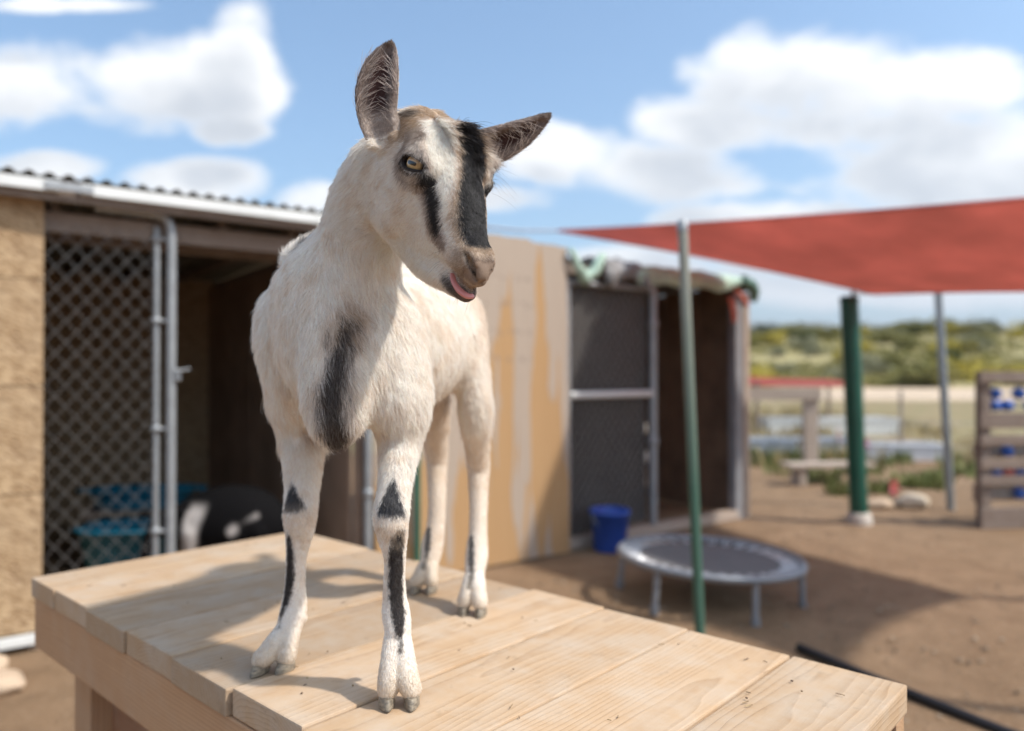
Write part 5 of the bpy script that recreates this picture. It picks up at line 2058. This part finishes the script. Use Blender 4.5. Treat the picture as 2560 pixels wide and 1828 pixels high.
def strands(name, pts, col, rad, mat, parent):
    n = len(pts)
    cu = bpy.data.hair_curves.new(name)
    cu.add_curves([4] * n)
    cu.attributes['position'].data.foreach_set('vector', pts.astype(np.float32).ravel())
    ra = cu.attributes.get('radius') or cu.attributes.new('radius', 'FLOAT', 'POINT')
    prof = np.array([1.0, .92, .68, .18])
    ra.data.foreach_set('value', (rad[:, None] * prof).astype(np.float32).ravel())
    ca = cu.attributes.new('coat', 'FLOAT_COLOR', 'CURVE')
    ca.data.foreach_set('color', np.concatenate([col, np.ones((n, 1))], 1).astype(np.float32).ravel())
    cu.materials.append(mat)
    return new_obj(name, cu, parent)


def coat_material(name, hair=False):
    t = NT(name)
    at_ = t.n('Attribute', attribute_name='coat')
    if hair:
        t.t.nodes.remove(t.b)
        df = t.n('BsdfDiffuse')
        tr = t.n('BsdfTranslucent')
        gl = t.n('BsdfGlossy')
        gl.inputs['Roughness'].default_value = 0.42
        gl.inputs['Color'].default_value = (.9, .9, .9, 1)
        for s in (df, tr):
            t.t.links.new(at_.outputs['Color'], s.inputs['Color'])
        m1 = t.n('MixShader')
        m1.inputs[0].default_value = 0.40
        t.t.links.new(df.outputs[0], m1.inputs[1])
        t.t.links.new(tr.outputs[0], m1.inputs[2])
        m2 = t.n('MixShader')
        m2.inputs[0].default_value = 0.035
        t.t.links.new(m1.outputs[0], m2.inputs[1])
        t.t.links.new(gl.outputs[0], m2.inputs[2])
        t.t.links.new(m2.outputs[0], t.out.inputs[0])
        return t.m
    return t.set(col=at_.outputs['Color'], rough=0.85, spec=0.08)
# ------------------------------------------------------------------ blue tubs and the second goat in the left shed
def tub(name, loc, rz, L, W, H, mat, label, handle=0.0):
    root = empty(name, loc, rz, label, 'tub')
    mb = MB()
    prof = [(0, .80), (.012, .83), (H * .93, .985), (H * .935, 1.06), (H, 1.06), (H * .99, .96), (.025, .80), (.02, .0)]
    n = 40
    vs, fs = [], []
    for (z, k) in prof:
        for i in range(n):
            a = 2 * math.pi * i / n
            cx, sx = math.cos(a), math.sin(a)
            p = 3.2
            q = (abs(cx) ** p + abs(sx) ** p) ** (-1 / p)
            vs.append((L / 2 * k * q * cx, W / 2 * k * q * sx, z))
    for i in range(len(prof) - 1):
        for k in range(n):
            a, b = i * n + k, i * n + (k + 1) % n
            fs.append((a, b, b + n, a + n))
    fs.append(tuple(reversed(range(n))))
    mb.add(vs, fs, True)
    mb.build('shell', mat, root)
    for s in (-1, 1):
        MB().tube([(s * L * .53, -.06, H * .93), (s * (L * .53 + .035), -.04, H * .93), (s * (L * .53 + .035), .04, H * .93), (s * L * .53, .06, H * .93)], .011, 8).build('handle', mat, root)
    return root


M_TEAL = plain('teal_plastic', (.010, .145, .235), .42, 0, .15, 5)
tub('plastic_tub', (-2.29, 4.60, .030), .15, .56, .40, .30, M_TEAL, 'teal blue plastic tub lower of the two behind the gate')
STL = empty('feeder_stand', (-2.40, 4.95, .03), .15, 'dark wooden stand under the upper teal feeder in the shed', 'stand')
for x_ in (-.28, .28):
    for y_ in (-.12, .12):
        board('leg', STL, x_ - .025, x_ + .025, y_ - .025, y_ + .025, 0, .315, M_OLDWOOD, .003)
board('top', STL, -.33, .33, -.16, .16, .316, .345, M_OLDWOOD, .003)
tub('feeder_tub', (-2.40, 4.95, .376), .15, .66, .34, .12, M_TEAL, 'shallow teal feeder tub on the stand behind the gate')


def build_second_goat():
    root = empty('goat', (-1.60, 4.28, .03), 0, 'black goat with white patches resting in the shed behind the platform', 'goat')
    F = Field((-.62, -.42, 0), (.62, .42, .86), .009)
    F.chain([((-.30, 0, .34), (0, 0, 1), .10, .12, .11), ((-.17, 0, .36), (0, 0, 1), .155, .19, .17), ((0, 0, .38), (0, 0, 1), .18, .215, .19), ((.16, 0, .38), (0, 0, 1), .17, .20, .18), ((.30, 0, .36), (0, 0, 1), .11, .13, .12)], .02)
    # neck and lowered head on the left
    F.chain([((-.24, -.04, .40), (0, 0, 1), .075, .09), ((-.33, -.10, .42), (0, 0, 1), .06, .075), ((-.38, -.16, .40), (0, 0, 1), .052, .06)], .05)
    F.chain([((-.36, -.16, .42), (0, 0, 1), .05, .05), ((-.39, -.22, .36), (0, 0, 1), .046, .05), ((-.41, -.28, .28), (0, 0, 1), .032, .034), ((-.42, -.31, .23), (0, 0, 1), .024, .024)], .02)
    for s in (-1, 1):
        F.chain([((-.36 + .05 * s, -.15, .46), (0, 0, 1), .014, .012), ((-.36 + .11 * s, -.13, .47), (0, 0, 1), .026, .010), ((-.36 + .16 * s, -.12, .44), (0, 0, 1), .008, .006)], .01)
    for (x, y) in ((-.20, -.10), (-.20, .09), (.22, -.10), (.22, .10)):
        F.chain([((x, y, .34), (0, 1, 0), .06, .07), ((x, y, .24), (0, 1, 0), .038, .04), ((x, y + .01, .13), (0, 1, 0), .026, .028), ((x, y, .03), (0, 1, 0), .028, .03)], .03)
    F.chain([((.34, 0, .42), (0, 0, 1), .03, .03), ((.40, 0, .46), (0, 0, 1), .025, .02), ((.44, 0, .50), (0, 0, 1), .012, .01)], .02)
    V, Q = F.mesh()
    V, Q = keep_largest(V, Q)
    n = vnoise(V, 14, 5)
    col = np.tile(np.array([.006, .0055, .006]), (len(V), 1))
    wh = np.array([.55, .50, .47])

    def patch(m):
        nonlocal col
        m = np.clip(m, 0, 1)[:, None]
        col = col * (1 - m) + wh * m
    patch(sstep(.075, .03, np.abs(V[:, 0] + .15 - (V[:, 2] - .5) * .25 + .02 * n)) * sstep(.53, .46, V[:, 2]) * (V[:, 1] < .05))
    patch(stroke(V + .01 * n[:, None], [(.07, -.17, .36, .026), (.085, -.17, .37, .026)], .02))
    patch(stroke(V + .01 * n[:, None], [(.13, -.16, .40, .012), (.22, -.15, .44, .012)], .015) * .6)
    patch(sstep(.10, .06, V[:, 2]))
    me = big_mesh('body', V, Q)
    ca = me.attributes.new('coat', 'FLOAT_COLOR', 'POINT')
    ca.data.foreach_set('color', np.concatenate([col, np.ones((len(V), 1))], 1).astype(np.float32).ravel())
    me.materials.append(coat_material('second_coat'))
    new_obj('body', me, root)
    for s in (-1, 1):
        MB().lathe([(.001, -.012), (.009, -.008), (.012, 0), (.009, .008), (.001, .012)], 12).build('eye', plain('dark_eye', (.02, .012, .006), .1), root, (-.375 + .038 * s, -.205, .385))
    root.rotation_euler = (0, 0, .10)
    root.scale = (.86, .86, .98)


build_second_goat()
# ------------------------------------------------------------------ the standing kid, put together
def build_goat(h=0.0024, fur=1.0):
    root = empty('goat', (-0.22, 1.2, DECK_Z), 0, 'white goat kid with black face blaze standing on the wooden platform, tongue out', 'goat')
    inv = Matrix.Translation((0.22, -1.2, -DECK_Z))
    G = goat_field(h)
    V, Q = G.mesh()
    V, Q = keep_largest(V, Q)
    V = relax(V, Q, 1)
    me = big_mesh('body', V, Q)
    N = vnormals(V, Q)
    ca = me.attributes.new('coat', 'FLOAT_COLOR', 'POINT')
    ca.data.foreach_set('color', np.concatenate([paint(V, N) * 0.82, np.ones((len(V), 1))], 1).astype(np.float32).ravel())
    me.materials.append(coat_material('goat_skin'))

    def child(o):
        o.matrix_parent_inverse = inv
        return o
    body = child(new_obj('body', me, root))
    pts, col, rad = make_fur(V, Q, 3, fur)
    child(strands('fur', pts, col, rad, coat_material('goat_hair', True), root))
    # eyes
    t = NT('goat_eye')
    tc = t.n('TexCoord')
    sep = t.n('SeparateXYZ')
    t.t.links.new(tc.outputs['Object'], sep.inputs[0])
    X, Y = sep.outputs[0], sep.outputs[1]
    rr = t.math('SQRT', t.math('ADD', t.math('MULTIPLY', X, X), t.math('MULTIPLY', Y, Y)))
    px_ = t.math('MAXIMUM', t.math('SUBTRACT', t.math('ABSOLUTE', X), 0.0045), 0.0)
    pd = t.math('SQRT', t.math('ADD', t.math('MULTIPLY', px_, px_), t.math('MULTIPLY', Y, Y)))
    fib = t.noise(t.coord('Object', (1, 1, 1)), 900, 3)
    iris = t.mix(fib, (.42, .24, .09), (.74, .49, .24))
    rim = t.ramp(t.math('DIVIDE', rr, 0.02), [(.50, 0), (.66, 1)])
    c1 = t.mix(rim, iris, (.05, .022, .010))
    pup = t.ramp(t.math('DIVIDE', pd, 0.01), [(.19, 1), (.27, 0)])
    c2 = t.mix(pup, c1, (.004, .004, .005))
    em = t.set(col=c2, rough=0.08, spec=0.6, coat=0.6)
    for s in (1, -1):
        c, ax, lng = eye_frame(s)
        mb = MB()
        prof = [(0.0158 * math.sin(math.pi * i / 20), 0.0158 * -math.cos(math.pi * i / 20)) for i in range(21)]
        mb.lathe([(max(r, 1e-5), z) for r, z in prof], 32)
        o = mb.build('eye', em, root)
        ver = np.cross(ax, lng)
        Mx = Matrix((Vector(lng), Vector(ver), Vector(ax))).transposed().to_4x4()
        Mx.translation = Vector(c)
        o.matrix_parent_inverse = inv
        o.matrix_basis = Mx
    # tongue, curled over the lower lip
    tm = NT('tongue').set(col=(.62, .235, .215), rough=0.32, spec=0.5)
    F = Field(hd(.22, 0, -.09) - .05, hd(.22, 0, -.09) + .05, 0.0012)
    F.chain([(hd(.203, .0140, -.0880), H_w, .004, .0012), (hd(.2115, .0165, -.0895), H_w, .0042, .0016), (hd(.2190, .0150, -.0915), H_w, .0048, .0024), (hd(.2260, .0112, -.0934), H_w, .0056, .0030),
             (hd(.2308, .0045, -.0944), H_w, .0056, .0032), (hd(.2322, -.002, -.0938), H_w, .0044, .0026)], 0.004)
    Vt, Qt = F.mesh()
    mt = big_mesh('tongue', Vt, Qt)
    mt.materials.append(tm)
    child(new_obj('tongue', mt, root))
    # hooves: two claws on each foot
    hm_ = NT('hoof_horn')
    nn = hm_.noise(hm_.world((60, 60, 160)), 2.0, 5)
    hoof_m = hm_.set(col=hm_.ramp(nn, [(.3, (.10, .082, .062)), (.7, (.34, .28, .205))]), rough=0.5)
    for (fet, ta, tb) in FEET:
        mid = (ta + tb) / 2
        fw = _nrm(np.array([mid[0] - fet[0], mid[1] - fet[1], 0]) + np.array([0, -.012, 0]))
        sdv = np.array([fw[1], -fw[0], 0])
        for tcn in (ta, tb):
            sg = np.sign((tcn - mid) @ sdv) or 1
            rows = []
            for (zf, ln, bk, wd) in ((0.0005, .0235, .016, .0122), (.004, .0225, .016, .0126), (.009, .0200, .0155, .0126), (.013, .0170, .0140, .0118)):
                row = []
                for k in range(14):
                    an = 2 * math.pi * k / 14
                    cx, sx = math.cos(an), math.sin(an)
                    L_ = ln if cx > 0 else bk
                    x = L_ * (abs(cx) ** 1.0) * (1 if cx > 0 else -1)
                    y = wd * sx * (1 - 0.42 * max(cx, 0) ** 2)
                    if sx * sg < 0:
                        y *= 0.72
                    row.append(np.array([tcn[0], tcn[1], DECK_Z]) + fw * x + sdv * y + np.array([0, 0, zf]))
                rows.append(row)
            mb = MB()
            vs = [p for r in rows for p in r]
            fs = [(i * 14 + k, i * 14 + (k + 1) % 14, (i + 1) * 14 + (k + 1) % 14, (i + 1) * 14 + k) for i in range(3) for k in range(14)]
            mb.add(vs, fs, True)
            mb.add(rows[-1], [tuple(range(14))])
            mb.add(rows[0], [tuple(reversed(range(14)))])
            child(mb.build('hoof', hoof_m, root))
    return root, body


GOAT, GOAT_BODY = build_goat()
# ------------------------------------------------------------------ thin sea haze over the whole view
def make_haze():
    m = bpy.data.materials.new('haze_air')
    m.use_nodes = True
    t = m.node_tree
    t.nodes.clear()
    v = t.nodes.new('ShaderNodeVolumePrincipled')
    v.inputs['Color'].default_value = (.80, .87, .97, 1)
    v.inputs['Density'].default_value = 0.00011
    v.inputs['Anisotropy'].default_value = 0.2
    o = t.nodes.new('ShaderNodeOutputMaterial')
    t.links.new(v.outputs[0], o.inputs['Volume'])
    b = MB().box((0, 0, 449), (26000, 26000, 902)).build('haze', m)
    tag(b, 'thin bluish haze in front of the far range', 'haze', kind='stuff')


make_haze()
